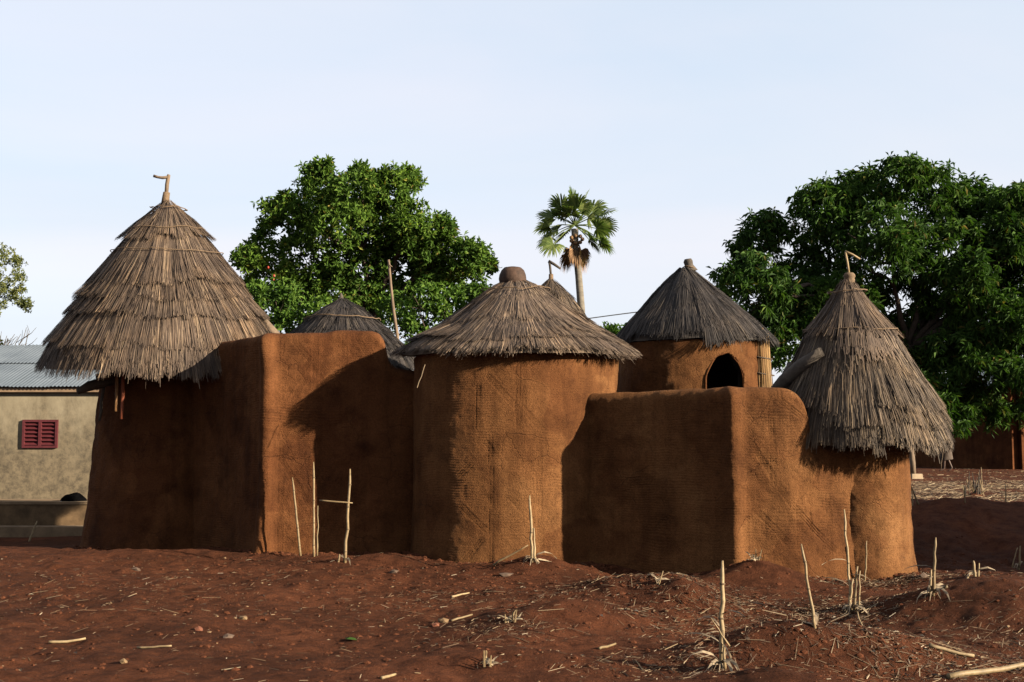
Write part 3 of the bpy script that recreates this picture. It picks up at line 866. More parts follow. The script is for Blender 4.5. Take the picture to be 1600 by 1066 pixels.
# fresher straw patch below the cap
rng = np.random.default_rng(31)
N = 170
T = rng.normal(0.02, 0.30, N); s1 = s_of(profR, ZZ(548, Yr)) + np.abs(rng.normal(0, 0.06, N)); s0 = s1 - rng.uniform(0.05, 0.12, N)
PT = []
for f in (0, 0.5, 1):
    s = s0 + (s1 - s0) * f; p = pos(T + rng.normal(0, 0.01, N), s, np.full(N, 0.062 + 0.01 * f))
    tg = np.stack([np.cos(T), np.sin(T), 0 * T], -1) * 0.0055
    PT += [p - tg, p + tg]
V = np.stack(PT, 1).reshape(-1, 3); b0 = np.arange(N)[:, None] * 6
add('fresh_straw', V, np.concatenate([b0 + np.array([0, 1, 3, 2]), b0 + np.array([2, 3, 5, 4])]), M_TH_BROWN, ro)['kind'] = 'stuff'
ap = at(1327, 437, Yr)
m = MB()
m.lathe(ap, [(0.0, 0.085), (0.05, 0.082), (0.068, 0.06), (0.072, 0.035), (0.06, 0.012), (0.066, 0.0), (0.07, -0.03), (0.06, -0.06)], 14, 0.12, 2)
m.build('binding', M_ROPE, ro, True)
m = MB()
m.tube([ap + (0, 0, 0.05), at(1324, 410, Yr), at(1321, 394, Yr)], [0.015, 0.014, 0.013], 7, True, 0.15)
m.tube([at(1320.5, 393, Yr), at(1332, 398, Yr), at(1344, 405, Yr)], [0.016, 0.014, 0.012], 7, True, 0.15)
m.build('finial', M_CANE, gr, True)
lg = MB().tube([at(1206, 622, 14.85), at(1226, 597, 14.7), at(1252, 573, 14.5), at(1284, 549, 14.3)], [0.085, 0.09, 0.085, 0.06], 10, True, 0.2, 8)
lg.tube([at(1226, 594, 14.72), at(1232, 580, 14.72), at(1238, 568, 14.72)], [0.06, 0.055, 0.045], 8, True, 0.2, 9)
lo = lg.build('forked_log', M_WOODGREY, None, True)
tag(lo, 'grey forked log leaning against the small granary roof behind the low wall', 'log')

# ---- hut at the back right, with an arched doorway
BH = (2.66, 18.0)
bh = thing('round_hut', 'round mud hut with dark arched doorway and charcoal thatch behind the low wall', 'hut', (BH[0], BH[1], 0.2), 'round mud huts')
pxc = 1096.0
dth = math.asin((1131 - pxc) / (1.09 / 18 * FPX))
zc = at(1131, 578, 17.0)[2]
def door_shape(t, z, k=1.0):
    u = (t - dth) * 1.09
    w = 0.30 - 0.10 * np.clip((z - (zc - 0.05)) / 0.3, 0, 1) * 0.6
    zr = (z - (zc - 0.12)) / 0.36
    return np.where(zr > 0, (u / (w * k)) ** 2 + zr ** 2 < k, np.abs(u) < w * k) & (z > zc - 0.75)
V, F = round_wall(BH, lambda z: 1.09 + 0 * z, 0.0, 3.02, 120, (), 0.5, 0.02, door_shape, 100, 0.02)
add('wall', V, F, M_MUD2, bh, True)
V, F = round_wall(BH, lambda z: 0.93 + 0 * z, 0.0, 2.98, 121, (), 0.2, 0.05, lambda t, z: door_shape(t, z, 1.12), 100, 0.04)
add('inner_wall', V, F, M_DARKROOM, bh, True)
a = np.linspace(math.pi, 0, 22)
out = [(-0.30, -0.75)] + [(-0.30, -0.4)] + [(0.30 * math.cos(q) * (1 - 0.22 * math.sin(q)), -0.12 + 0.36 * math.sin(q)) for q in a] + [(0.30, -0.4), (0.30, -0.75)]
P = []
for u, dz in out:
    t = dth + u / 1.09
    P.append((BH[0] + 1.075 * math.sin(t), BH[1] - 1.075 * math.cos(t), zc + dz + 0.012 * math.sin(u * 31)))
MB().tube(P, 0.014, 10, True, 0.4).build('door_rim', M_MUD, bh, True)
profB = [(0.06, ZZ(418, 18)), (0.14, ZZ(424, 18)), (0.55, ZZ(462, 18)), (0.98, ZZ(508, 18)), (1.14, ZZ(528, 18)), (1.20, ZZ(538, 18))]
cB = [(s_of(profB, ZZ(y, 18)), f, .15) for y, f in ((452, .8), (470, 1.0), (486, 1.0), (500, 1.0), (512, .9), (522, .9))] + [(1.0, .9, .8)]
ro, pos, prz = roof(bh, (2.70, 18.0), profB, M_TH_DARK, cB, 4, lean=(-0.13, 0), width=0.0095, length=0.68, lift=0.045, under=1.1)
ap = at(1077, 420, 18)
MB().tube([ap + (0.02, 0, -0.04), ap + (0.0, 0, 0.05), ap + (-0.015, 0, 0.11), ap + (-0.02, 0, 0.145)], [0.10, 0.062, 0.068, 0.05], 12, True, 0.2).build('binding', M_WOODGREY, ro, True)
MB().tube([ap + np.array((0.085 * math.cos(t), 0.085 * math.sin(t), 0.02 + 0.01 * math.sin(t * 2))) for t in np.linspace(0, 6.4, 20)], 0.009, 5).build('rope', M_ROPE, ro, True)
# reed mat standing by that hut
rm = thing('reed_mat', 'golden reed mat standing upright beside the arched doorway', 'mat', tuple(at(1193, 640, 17.3)))
rng = np.random.default_rng(9)
m = MB()
for k in range(170):
    f = rng.random()
    x0 = 1174 + 38 * f; x1 = 1174 + 27 * f
    y = 17.32 + 0.10 * (f - .5) ** 2 * 4 + rng.normal(0, 0.006)
    p0 = at(x0 + rng.normal(0, .8), 660, y); p1 = at(x1 + rng.normal(0, .8), 524 + rng.normal(0, 4), y)
    m.tube([p0, (p0 + p1) / 2 + rng.normal(0, 0.004, 3), p1], 0.0055, 4, False)
m.build('reeds', M_TH_GOLD, rm)['kind'] = 'stuff'
for yy in (556, 581):
    MB().tube([at(1173.5 + 30 * f, yy + 5 * f, 17.30 + 0.10 * (f - .5) ** 2 * 4) for f in np.linspace(0, 1.1 if yy < 570 else 1.2, 8)], 0.011, 5).build('binding', M_WOODDARK, rm, True)

# ---- back left hut (only its charcoal roof shows) and the tiny granary behind the middle roof
b2c = (-2.61, 18.6)
b2 = thing('round_hut', 'hut behind the tall left wall, only its charcoal thatch showing', 'hut', (b2c[0], b2c[1], 0.2), 'round mud huts')
V, F = round_wall(b2c, lambda z: 0.95 + 0 * z, 0.0, 2.75, 130, (), 0.3, 0.05, None, 100, 0.05)
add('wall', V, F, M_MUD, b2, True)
prof2 = [(r * .95, z) for r, z in [(0.03, ZZ(466, 18.6)), (0.10, ZZ(470, 18.6)), (0.45, ZZ(492, 18.6)), (0.80, ZZ(522, 18.6)), (1.14, ZZ(552, 18.6)), (1.27, ZZ(574, 18.6))]]
c2 = [(s_of(prof2, ZZ(y, 18.6)), f) for y, f in ((488, .7), (506, .8), (524, .8), (540, .7), (556, .7))] + [(1.0, .6)]
ro, pos, prz = roof(b2, b2c, prof2, M_TH_DARK, c2, 5, width=0.011, length=0.6, lift=0.045, under=1.0)
rope_band(ro, pos, s_of(prof2, ZZ(503, 18.6)), seed=11, rad=0.008)
ap = at(533, 468, 18.6)
MB().tube([ap + (0, 0, -0.03), ap + (0, 0, 0.04), ap + (-0.005, 0, 0.10)], [0.05, 0.03, 0.012], 8, True, 0.3).build('binding', M_WOODGREY, ro, True)

t3c = (0.71, 22.0)
t3 = thing('granary', 'far granary with hooked wooden finial peeking out behind the middle roof', 'granary', (t3c[0], t3c[1], 0.2), 'thatched granaries')
V, F = round_wall(t3c, lambda z: 0.7 + 0 * z, 0.0, 3.0, 140, (), 0.3, 0.05, None, 100, 0.05)
add('wall', V, F, M_MUD, t3, True)
prof3 = [(0.04, ZZ(436, 22)), (0.12, ZZ(442, 22)), (0.30, ZZ(456, 22)), (0.58, ZZ(487, 22)), (0.95, ZZ(540, 22)), (1.1, ZZ(575, 22))]
c3 = [(s_of(prof3, ZZ(y, 22)), f) for y, f in ((452, .5), (470, .6), (490, .7), (512, .7), (535, .7))] + [(1.0, .6)]
ro, pos, prz = roof(t3, t3c, prof3, M_TH_R, c3, 6, width=0.012, length=0.55, lift=0.045, under=0.7)
ap = at(861, 437, 22)
MB().tube([ap + (0, 0, -0.08), ap + (0, 0, 0.0), ap + (0, 0, 0.10)], [0.075, 0.045, 0.04], 10, True, 0.15).build('binding', M_ROPE, ro, True)
m = MB()
m.tube([ap + (0, 0, 0.05), at(859.5, 416, 22), at(858, 409, 22)], [0.022, 0.022, 0.022], 7, True, 0.15)
m.tube([at(857, 408, 22), at(866, 413, 22), at(876, 420, 22)], [0.030, 0.026, 0.022], 7, True, 0.15)
m.build('finial', M_WOODGREY, t3, True)

# tall thin pole behind the left wall
p0, p1 = at(623, 560, 21.6), at(607, 406, 21.6)
p0 = p0.copy()
base = p0 + (p0 - p1) * 1.05
m = MB().tube(rod(base, p1, 9, 0.002, 4), np.linspace(0.045, 0.022, 9), 8, True, 0.15)
m.tube([p1 + (0, 0, -0.02), at(609, 415, 21.55), at(613, 417, 21.55)], [0.012, 0.018, 0.008], 5)
po = m.build('pole', M_WOOD, None, True)
tag(po, 'tall thin bare pole standing behind the left wall before the tree', 'pole')

# ------------------------------------------------------------------ plaster house at the left
YB = 23.8
hb = thing('plaster_house', 'cream plaster house with grey tin roof and red louvred shutter at the left edge', 'house', tuple(at(40, 800, YB)))
XR = at(345, 700, YB)[0]; XL = -19.0
zE = at(40, 606, YB - 0.25)[2]; zP = at(40, 783, YB)[2]
wx0, wx1 = at(36, 680, YB)[0], at(91, 680, YB)[0]
wz0, wz1 = at(60, 700, YB)[2], at(60, 656, YB)[2]
m = MB()
def wallpiece(x0, x1, z0, z1): m.box(((x0 + x1) / 2, YB + 0.12, (z0 + z1) / 2), (x1 - x0, 0.24, z1 - z0))
wallpiece(XL, wx0, zP - 0.8, zE); wallpiece(wx1, XR, zP - 0.8, zE); wallpiece(wx0, wx1, zP - 0.8, wz0); wallpiece(wx0, wx1, wz1, zE)
m.box(((XL + XR) / 2, YB + 5.6, (zP + zE) / 2), (XR - XL, 0.24, zE - zP))
m.box((XR - 0.12, YB + 2.86, (zP + zE) / 2), (0.235, 5.2, zE - zP)); m.box((XL + 0.12, YB + 2.86, (zP + zE) / 2), (0.235, 5.2, zE - zP))
m.put([(XR - .1, YB + .2, zE), (XR - .1, YB + 5.5, zE), (XR - .1, YB + 2.9, zE + 1.0), (XL + .1, YB + .2, zE), (XL + .1, YB + 5.5, zE), (XL + .1, YB + 2.9, zE + 1.0)], None, [(0, 1, 2), (3, 5, 4)])
m.build('wall', M_PLASTER, hb)
# shutter: frame, two leaves of slanted slats
sh = MB()
fw = 0.045; yS = YB - 0.02
sh.box(((wx0 + wx1) / 2, yS, wz1 - fw / 2), (wx1 - wx0, 0.06, fw)); sh.box(((wx0 + wx1) / 2, yS, wz0 + fw / 2), (wx1 - wx0, 0.06, fw))
for xx in (wx0 + fw / 2, (wx0 + wx1) / 2, wx1 - fw / 2):
    sh.box((xx, yS - 0.003, (wz0 + wz1) / 2), (fw if abs(xx - (wx0 + wx1) / 2) > .1 else fw * 1.2, 0.06, (wz1 - wz0) - 2 * fw - 0.002))
so = sh.build('shutter', M_RED, hb)
for side in (0, 1):
    x0 = wx0 + fw if side == 0 else (wx0 + wx1) / 2 + fw * .6
    x1 = (wx0 + wx1) / 2 - fw * .6 if side == 0 else wx1 - fw
    nsl = 6
    for k in range(nsl):
        zc_ = wz0 + fw + (k + .5) * (wz1 - wz0 - 2 * fw) / nsl
        y0, y1 = yS - 0.02, yS + 0.045
        v = [(x0, y0, zc_ - .026), (x1, y0, zc_ - .026), (x1, y1, zc_ + .026), (x0, y1, zc_ + .026)]
        v += [(p[0], p[1], p[2] + .012) for p in v]
        MB().put(v, [(0, 3, 2, 1), (4, 5, 6, 7), (0, 1, 5, 4), (1, 2, 6, 5), (2, 3, 7, 6), (3, 0, 4, 7)]).build('slat', M_RED, so)
MB().box(((wx0 + wx1) / 2, YB + 0.20, (wz0 + wz1) / 2), (wx1 - wx0 - .01, 0.02, wz1 - wz0 - .01)).build('window_backing', M_DARKROOM, hb)
# tin roof of corrugated sheets
zR = at(40, 541, YB + 2.9)[2]
def tin_sheet(x0, x1, ya, za, yb, zb, lift):
    n = int((x1 - x0) / 0.019); xs = np.linspace(x0, x1, n)
    zz = 0.010 * np.sin(xs / 0.076 * 2 * math.pi)
    k = 4; V = []
    for f in np.linspace(0, 1, k):
        V.append(np.stack([xs, np.full(n, ya + (yb - ya) * f), za + (zb - za) * f + zz + lift], 1))
    V = np.concatenate(V)
    i = np.arange(n * k).reshape(k, n)
    F = np.stack([i[:-1, :-1], i[:-1, 1:], i[1:, 1:], i[1:, :-1]], -1).reshape(-1, 4)
    return V, F
ya, yb = YB - 0.20, YB + 2.9
za = zE + 0.02; slope = (zR - za) / (yb - ya)
ym = ya + (yb - ya) * 0.52
x = XL - 0.4; k = 0
while x < XR + 0.3:
    for (q0, q1, lf) in ((ya, ym + 0.1, 0.0), (ym, yb, 0.022)):
        V, F = tin_sheet(x, x + 0.86, q0, za + slope * (q0 - ya), q1, za + slope * (q1 - ya), lf + (k % 2) * 0.009)
        add('roof_sheet', V, F, M_TIN, hb, True)
    V, F = tin_sheet(x, x + 0.86, YB + 6.2, zE, yb, zR, (k % 2) * 0.009)
    add('roof_sheet', V, F, M_TIN, hb, True)
    x += 0.80; k += 1
MB().box(((XL + XR) / 2, ya + 0.10, za - 0.055), (XR - XL + .5, 0.035, 0.085)).build('fascia', M_FASCIA, hb)
# plinth and step in front
zt2 = zP + 0.0
yP = at(40, 790, 22.6)[1]
zpt = at(40, 788, yP)[2]
m = MB().box(((XL + XR) / 2, (yP + YB) / 2 - 0.002, zpt - 0.5), (XR - XL, YB - yP - 0.006, 1.0)); m.build('plinth', M_PLINTH, hb)
MB().box(((XL + XR) / 2, (yP + YB) / 2 - 0.02, zpt + 0.02), (XR - XL, YB - yP, 0.045)).build('ledge', M_STEP, hb)
st = at(105, 826, 22.1)
MB().box(((XL + XR) / 2 + 0.4, 22.35, st[2] - 0.25), (XR - XL - 0.5, 0.46, 0.55)).build('step', M_STEP, hb)
# black bundle on the ledge
bc = at(114, 782, 22.95); bc[2] = zpt + 0.045
rng = np.random.default_rng(3)
n, k = 20, 9
V = []
for i in range(k):
    ph = i / (k - 1) * math.pi / 2
    for j in range(n):
        t = 2 * math.pi * j / n
        r = math.cos(ph) ** 0.7
        xx = 0.24 * r * math.cos(t) * (1 + 0.10 * math.sin(3 * t)); yy = 0.17 * r * math.sin(t)
        zz = 0.145 * math.sin(ph) * (1 - 0.25 * (xx / 0.24) ** 2 + 0.12 * math.sin(xx * 22)) 
        if xx < -0.14: zz *= 0.75
        V.append((bc[0] + xx, bc[1] + yy, bc[2] + max(0, zz)))
F = [(i * n + j, i * n + (j + 1) % n, (i + 1) * n + (j + 1) % n, (i + 1) * n + j) for i in range(k - 1) for j in range(n)]
bd = thing('bundle', 'black bundle lying on the cement ledge of the plaster house', 'bundle', tuple(bc))
add('cloth', V, np.array(F), M_BLACK, bd, True)
MB().box(at(95, 784.5, 22.85) + (0, 0, 0.0), (0.05, 0.04, 0.03), 0.4, 0.7).build('pale_end', M_PALE, bd)

# ------------------------------------------------------------------ trees
def unit(v): return v / (np.linalg.norm(v, axis=-1, keepdims=True) + 1e-9)
def leaves(centres, outs, nper, ln, wd, droop, rng, spread=0.9, curl=0.25):
    """folded leaf blades (4 corners, 2 triangles each) radiating from shoot tips"""
    n = len(centres) * nper
    c = np.repeat(centres, nper, 0); o = np.repeat(outs, nper, 0)
    d = unit(o * (1 - spread) + unit(rng.normal(0, 1, (n, 3))) * spread + np.array((0, 0, -droop)))
    side = unit(np.cross(d, unit(o + rng.normal(0, 0.5, (n, 3)))))
    up = np.cross(side, d)
    L = (ln * rng.uniform(0.65, 1.25, n))[:, None]; Wd = (wd * rng.uniform(0.7, 1.2, n))[:, None]
    b = c + d * L * 0.08
    mid = b + d * L * 0.55 + up * Wd * curl
    tip = b + d * L - up * L * 0.12
    tip[:, 2] -= (L[:, 0] * droop * 0.25)
    V = np.stack([b, mid - side * Wd * .5, tip, mid + side * Wd * .5], 1).reshape(-1, 3)
    q = np.arange(n)[:, None] * 4
    F = np.concatenate([q + np.array([0, 1, 2]), q + np.array([0, 2, 3])])
    return V, F
def crown_points(blobs, rng, tufts_per_m2, per_tuft, tuft_r, shell=(0.72, 1.05), bottom=0.35):
    """shoot tips gathered in tufts over the skins of the crown's lobes"""
    P, O = [], []
    for (c, r) in blobs:
        c = np.array(c); r = np.array(r, float)
        area = 4 * math.pi * ((r[0] * r[1]) ** 1.6 + (r[0] * r[2]) ** 1.6 + (r[1] * r[2]) ** 1.6) ** (1 / 1.6) / 3 ** (1 / 1.6)
        n = max(4, int(area * tufts_per_m2))
        d = unit(rng.normal(0, 1, (n, 3)))
        keep = (d[:, 2] > -0.25) | (rng.random(n) < bottom)
        d = d[keep]
        f = rng.uniform(shell[0], shell[1], len(d))[:, None]
        t = c + d * r * f
        nn = per_tuft
        pp = np.repeat(t, nn, 0) + unit(rng.normal(0, 1, (len(t) * nn, 3))) * (tuft_r * rng.random((len(t) * nn, 1)) ** 0.5)
        oo = unit(np.repeat(unit(d / r), nn, 0) * 0.8 + unit(pp - np.repeat(t - d * tuft_r * .5, nn, 0)) * 0.7 + np.array((0, 0, .25)))
        P.append(pp); O.append(oo)
    return np.concatenate(P), np.concatenate(O)
def lobes(spec, Y, depth, rng, sub=5, subr=0.45, flat=0.85):
    """spec: (px,py,rpx) lobes of the crown at distance Y, spread in depth and broken into smaller lobes"""
    out = []
    for (px, py, rp) in spec:
        yy = Y + rng.uniform(-1, 1) * depth
        r = rp / FPX * Y
        c = at(px, py, yy)
        out.append((c, (r, r * 1.1, r * flat)))
        for k in range(sub):
            d = unit(rng.normal(0, 1, 3)); d[1] = -abs(d[1]) if rng.random() < .7 else d[1]
            out.append((c + d * r * np.array((.8, .9, .75)), tuple(np.array((1, 1, .85)) * r * subr * rng.uniform(.7, 1.25))))
    return out
def limb(p0, p1, r0, r1, n=8, sag=0.12, seed=0):
    rng = np.random.default_rng(seed)
    p0 = np.asarray(p0, float); p1 = np.asarray(p1, float)
    t = np.linspace(0, 1, n)[:, None]
    mid = p0 * 0.45 + p1 * 0.55; mid = mid + np.array((0, 0, -1)) * sag * 0 + (p1 - p0) * 0
    mid[2] += sag * np.linalg.norm(p1[:2] - p0[:2])
    P = (1 - t) ** 2 * p0 + 2 * t * (1 - t) * mid + t ** 2 * p1
    P[1:-1] += rng.normal(0, 0.02 * np.linalg.norm(p1 - p0), (n - 2, 3))
    return P, np.linspace(r0, r1, n)
def tree(name, label, cat, base_px, base_z, Y, trunk_r, fork_py, blobs, leafargs, mat, seed, tufts, per, tr, group=None, nper=7, limbs=10, fork_px=None):
    rng = np.random.default_rng(seed)
    b = at(base_px, 700, Y); b[2] = base_z
    t = thing(name, label, cat, tuple(b), group)
    fk = at(fork_px if fork_px else base_px, fork_py, Y)
    P, R = limb(b + (0, 0, -0.3), fk, trunk_r * 1.25, trunk_r * 0.8, 7, 0, seed)
    tk = MB().tube(P, R, 12, True, 0.15, seed).build('trunk', M_BARK, t, True)
    big = sorted(range(len(blobs)), key=lambda i: -blobs[i][1][0])[:limbs]
    for q, i in enumerate(big):
        P, R = limb(fk + (0, 0, -0.1), blobs[i][0], trunk_r * 0.28, trunk_r * 0.05, 9, 0.2, seed + q)
        m = MB().tube(P, R, 7, True, 0.15, q)
        for w in range(4):
            e = np.array(blobs[i][0]) + unit(rng.normal(0, 1, 3)) * np.array(blobs[i][1]) * 0.85
            s_ = P[4 + w]
            PP, RR = limb(s_, e, trunk_r * 0.16, trunk_r * 0.04, 6, 0.1, seed + q * 7 + w)
            m.tube(PP, RR, 5, True)
        m.build('limb', M_BARK, t, True)
    pts, outs = crown_points(blobs, rng, tufts, per, tr)
    V, F = leaves(pts, outs, nper, *leafargs, rng)
    cr = add('crown', V, F, mat, t); cr['kind'] = 'stuff'
    print(name, 'leaves', len(F) // 2)
    return t, pts

# broadleaf tree behind the left wall
rng = np.random.default_rng(41)
specA = [(500, 300, 42), (492, 270, 20), (505, 262, 12), (560, 300, 48), (566, 268, 20), (610, 290, 34), (636, 280, 18), (455, 340, 44), (445, 310, 18), (530, 350, 55), (600, 350, 60),
         (650, 350, 45), (418, 395, 38), (392, 400, 22), (478, 400, 48), (560, 410, 55), (640, 410, 60), (695, 395, 45), (735, 400, 30), (752, 392, 14), (425, 435, 34), (395, 440, 16), (690, 350, 22), (693, 342, 10),
         (520, 455, 45), (600, 460, 50), (670, 450, 45), (725, 425, 30), (470, 450, 34), (496, 256, 9), (511, 253, 8), (570, 260, 9), (640, 268, 10), (648, 276, 9), (692, 340, 9), (704, 352, 9), (757, 400, 9), (766, 406, 6), (745, 385, 10), (376, 394, 9), (386, 404, 10), (412, 352, 10), (447, 302, 9), (380, 438, 8), (600, 264, 9), (735, 378, 9)]
A = lobes([(a_, b_ + 9, c_) for a_, b_, c_ in specA], 42, 1.9, rng, 4, 0.42)
ta, ptsA = tree('broadleaf_tree', 'wide broadleaf tree with rosette leaves behind the left wall and bare pole', 'tree', 575, 0.1, 42, 0.42, 500, A, (0.20, 0.085, 0.05), M_LEAF_A, 5, 7.0, 3, 0.24, nper=7)
rng = np.random.default_rng(2)
for k, (px, py) in enumerate([(519, 344), (428, 431), (427, 438), (419, 418)]):
    c = at(px, py, 39.6)
    MB().lathe(c, [(0.0, 0.05), (0.03, 0.035), (0.038, 0.0), (0.03, -0.035), (0.0, -0.05)], 8).build('fruit', M_FLOWER, ta, True)

# lower bushes in front of it
def bush(px, Y, base_z, spec, label, mat, seed, la=(0.17, 0.08, 0.05), tufts=4.2, group='bushes behind the huts', dep=0.8):
    rng = np.random.default_rng(seed)
    B = lobes(spec, Y, dep, rng, 4, 0.45)
    return tree('bush', label, 'bush', px, base_z, Y, 0.12, 600, B, la, mat, seed, tufts, 3, 0.2, group, 7, 5)
bush(440, 33, 0.1, [(400, 470, 28), (430, 465, 30), (462, 478, 32), (495, 490, 30), (410, 505, 34), (450, 515, 34), (500, 525, 30), (540, 530, 30)], 'bright green bush between tallest roof and left charcoal roof', M_LEAF_B, 71)
bush(680, 33, 0.1, [(620, 490, 32), (655, 475, 32), (690, 480, 34), (725, 485, 28), (640, 520, 36), (690, 520, 38), (738, 470, 18), (752, 455, 14), (735, 500, 28)], 'bright green bush behind the bare pole and middle roof', M_LEAF_B, 72)
bush(965, 36, 0.2, [(945, 522, 14), (968, 520, 13), (955, 545, 24), (985, 550, 26), (975, 585, 30), (1000, 600, 30)], 'small bush in the gap between middle roof and charcoal roof', M_LEAF_B, 73, (0.18, 0.08, 0.05), 5)

# mango tree on the right
rng = np.random.default_rng(43)
specM = [(1190, 365, 40), (1160, 380, 22), (1210, 360, 26), (1170, 450, 50), (1140, 440, 28), (1235, 440, 40), (1200, 510, 45), (1245, 540, 45),
         (1290, 330, 50), (1265, 320, 26), (1310, 300, 30), (1350, 310, 50), (1405, 285, 40), (1402, 262, 18), (1450, 300, 50), (1510, 320, 50), (1560, 345, 45), (1578, 325, 36), (1600, 318, 30), (1640, 330, 60), (1620, 380, 60),
         (1300, 400, 60), (1380, 380, 65), (1460, 390, 65), (1540, 410, 55), (1600, 440, 55), (1505, 440, 45), (1565, 385, 42), (1530, 455, 40), (1585, 500, 45), (1262, 470, 34), (1240, 495, 30), (1275, 440, 30), (1310, 480, 50), (1400, 480, 60), (1470, 500, 50), (1550, 500, 55), (1620, 520, 55),
         (1445, 545, 42), (1490, 555, 42), (1415, 610, 36), (1385, 550, 40), (1450, 620, 36), (1520, 545, 36), (1410, 570, 45), (1470, 590, 50), (1540, 580, 50), (1600, 600, 45), (1500, 640, 32), (1560, 645, 22), (1610, 640, 26), (1495, 655, 22), (1680, 480, 80), (1690, 380, 60), (1690, 580, 60)]
Mb = lobes(specM, 44, 2.3, rng, 4, 0.42, 0.9)
tree('mango_tree', 'large dark mango tree with drooping leaves behind the small granary', 'tree', 1378, 0.5, 44, 0.45, 540, Mb, (0.30, 0.075, 0.55), M_LEAF_M, 6, 4.8, 3, 0.28, nper=8, limbs=14, fork_px=1420)

# pale feathery tree reaching in at the left edge, bare shrub under it
rng = np.random.default_rng(44)
specP = [(-10, 420, 18), (14, 408, 16), (30, 412, 8), (8, 440, 16), (26, 436, 9), (30, 452, 7), (10, 470, 18), (30, 472, 12), (40, 478, 6), (-30, 450, 40), (-80, 420, 70), (-90, 500, 60), (-20, 480, 20), (-5, 395, 12), (0, 540, 10)]
B = lobes(specP, 46, 0.8, rng, 4, 0.45, 0.55)
tree('feathery_tree', 'pale green feathery tree reaching in over the tin roof at the left edge', 'tree', -80, 0.1, 46, 0.3, 520, B, (0.11, 0.05, 0.1), M_LEAF_P, 8, 5.0, 3, 0.22, nper=8, limbs=9)
bs = thing('bare_shrub', 'leafless twiggy shrub showing above the tin roof ridge', 'shrub', tuple(at(-10, 640, 40)))
rng = np.random.default_rng(45)
for q in range(9):
    p0 = at(-14 + q * 4.5, 600, 40); p1 = at(rng.uniform(-20, 55), rng.uniform(508, 535), 40 + rng.uniform(-.6, .6))
    P, R = limb(p0, p1, 0.035, 0.008, 7, -0.1, q)
    m = MB().tube(P, R, 5)
    for w in range(5):
        e = P[2 + w % 4] + np.array((rng.uniform(-.1, .6), rng.uniform(-.3, .3), rng.uniform(.1, .5)))
        m.tube([P[2 + w % 4], (P[2 + w % 4] + e) / 2 + rng.normal(0, .03, 3), e], [0.012, 0.009, 0.005], 4)
    m.build('branch', M_WOODGREY, bs, True)

# fan palm
YPm = 40.0
pt = thing('fan_palm', 'tall fan palm with a skirt of dead fronds behind the middle roof', 'palm tree', tuple(at(911, 660, YPm)))
P = [at(x, y, YPm) for x, y in ((914, 720), (913, 640), (912, 560), (908, 480), (904, 430), (899, 385), (898, 358))]
MB().tube(P, [0.15, 0.14, 0.13, 0.125, 0.115, 0.105, 0.12], 14, True, 0.06).build('trunk', M_PALMBARK, pt, True)
top = at(898, 352, YPm)
def fan(root, d, roll, plen, R, dead, seed, span=115):
    rng = np.random.default_rng(seed)
    d = unit(np.array(d, float)); side = unit(np.cross(d, (0, 0, 1.0)) + 1e-6)
    up = np.cross(side, d)
    side2 = side * math.cos(roll) + up * math.sin(roll); up2 = np.cross(side2, d)
    sag = np.array((0, 0, -1.0))
    hub = root + d * plen + sag * plen * (0.10 if not dead else 0.0)
    m = MB()
    nb = 26
    for k in range(nb):
        a = math.radians(-span + 2 * span * k / (nb - 1)) + rng.normal(0, .03)
        dd = d * math.cos(a) + side2 * math.sin(a)
        L = R * (0.72 + 0.28 * math.cos(a * 0.7)) * rng.uniform(.9, 1.05)
        q = np.cross(dd, up2)
        w = R * 0.055
        drp = 0.10 if not dead else 0.30
        crease = up2 * 0.12 * R * abs(math.sin(a))
        p1 = hub + dd * L * .45 + crease; p2 = hub + dd * L * .78 + crease + sag * L * drp * .5; p3 = hub + dd * L + crease + sag * L * drp * (1.2 + rng.random())
        m.put([hub, p1 - q * w, p1 + q * w, p2 - q * w * .75, p2 + q * w * .75, p3], [(1, 2, 4, 3)], [(0, 2, 1), (3, 4, 5)])
    return m, [root, root + d * plen * .5, hub]
rng = np.random.default_rng(12)
fr = []
# (pixel offset of the frond's middle from the crown centre) -> direction
offs = [(-6, -52), (18, -48), (-28, -40), (38, -38), (-44, -26), (2, -36), (56, -24), (-26, -18), (28, -22), (-54, 0), (60, -4), (-36, 4), (44, 6), (-50, 22), (50, 24), (-20, 14), (20, 12), (54, 34), (-46, 38), (-10, -20), (12, -14), (30, 30), (-30, 24)]
for k, (ox, oy) in enumerate(offs):
    dx, dz = ox / FPX * YPm, -oy / FPX * YPm
    dy = rng.uniform(-0.5, 0.5)
    d = np.array((dx, dy, dz)); L = np.linalg.norm(d)
    plen = max(0.35, L * 0.75); R = 0.66 if oy < -20 else 0.58
    m, pe = fan(top, d, rng.uniform(-.9, .9), plen, R, False, 100 + k)
    f = m.build('frond', M_LEAF_PALM, pt)
    MB().tube(pe, [0.022, 0.018, 0.012], 5).build('stalk', M_LEAF_PALM, f)
for k in range(12):
    a = k / 12 * 2 * math.pi
    st_ = at(898, 362 + rng.uniform(0, 12), YPm)
    d = np.array((math.sin(a) * .40, -math.cos(a) * .40, -1.0))
    m, pe = fan(st_, d, rng.uniform(-1.4, 1.4), 0.42 + rng.random() * .22, 0.42, True, 200 + k, 80)
    f = m.build('dead_frond', M_LEAF_DEAD, pt)
    MB().tube(pe, [0.025, 0.02, 0.012], 5).build('stalk', M_LEAF_DEAD, f)
for k in range(7):
    a = k / 7 * 6.28
    c = at(901 + 9 * math.cos(a), 374 + 6 * math.sin(a), YPm - 0.15)
    MB().lathe(c, [(0, .07), (.05, .05), (.07, 0), (.05, -.05), (0, -.07)], 8).build('fruit', M_LEAF_DEAD, pt, True)

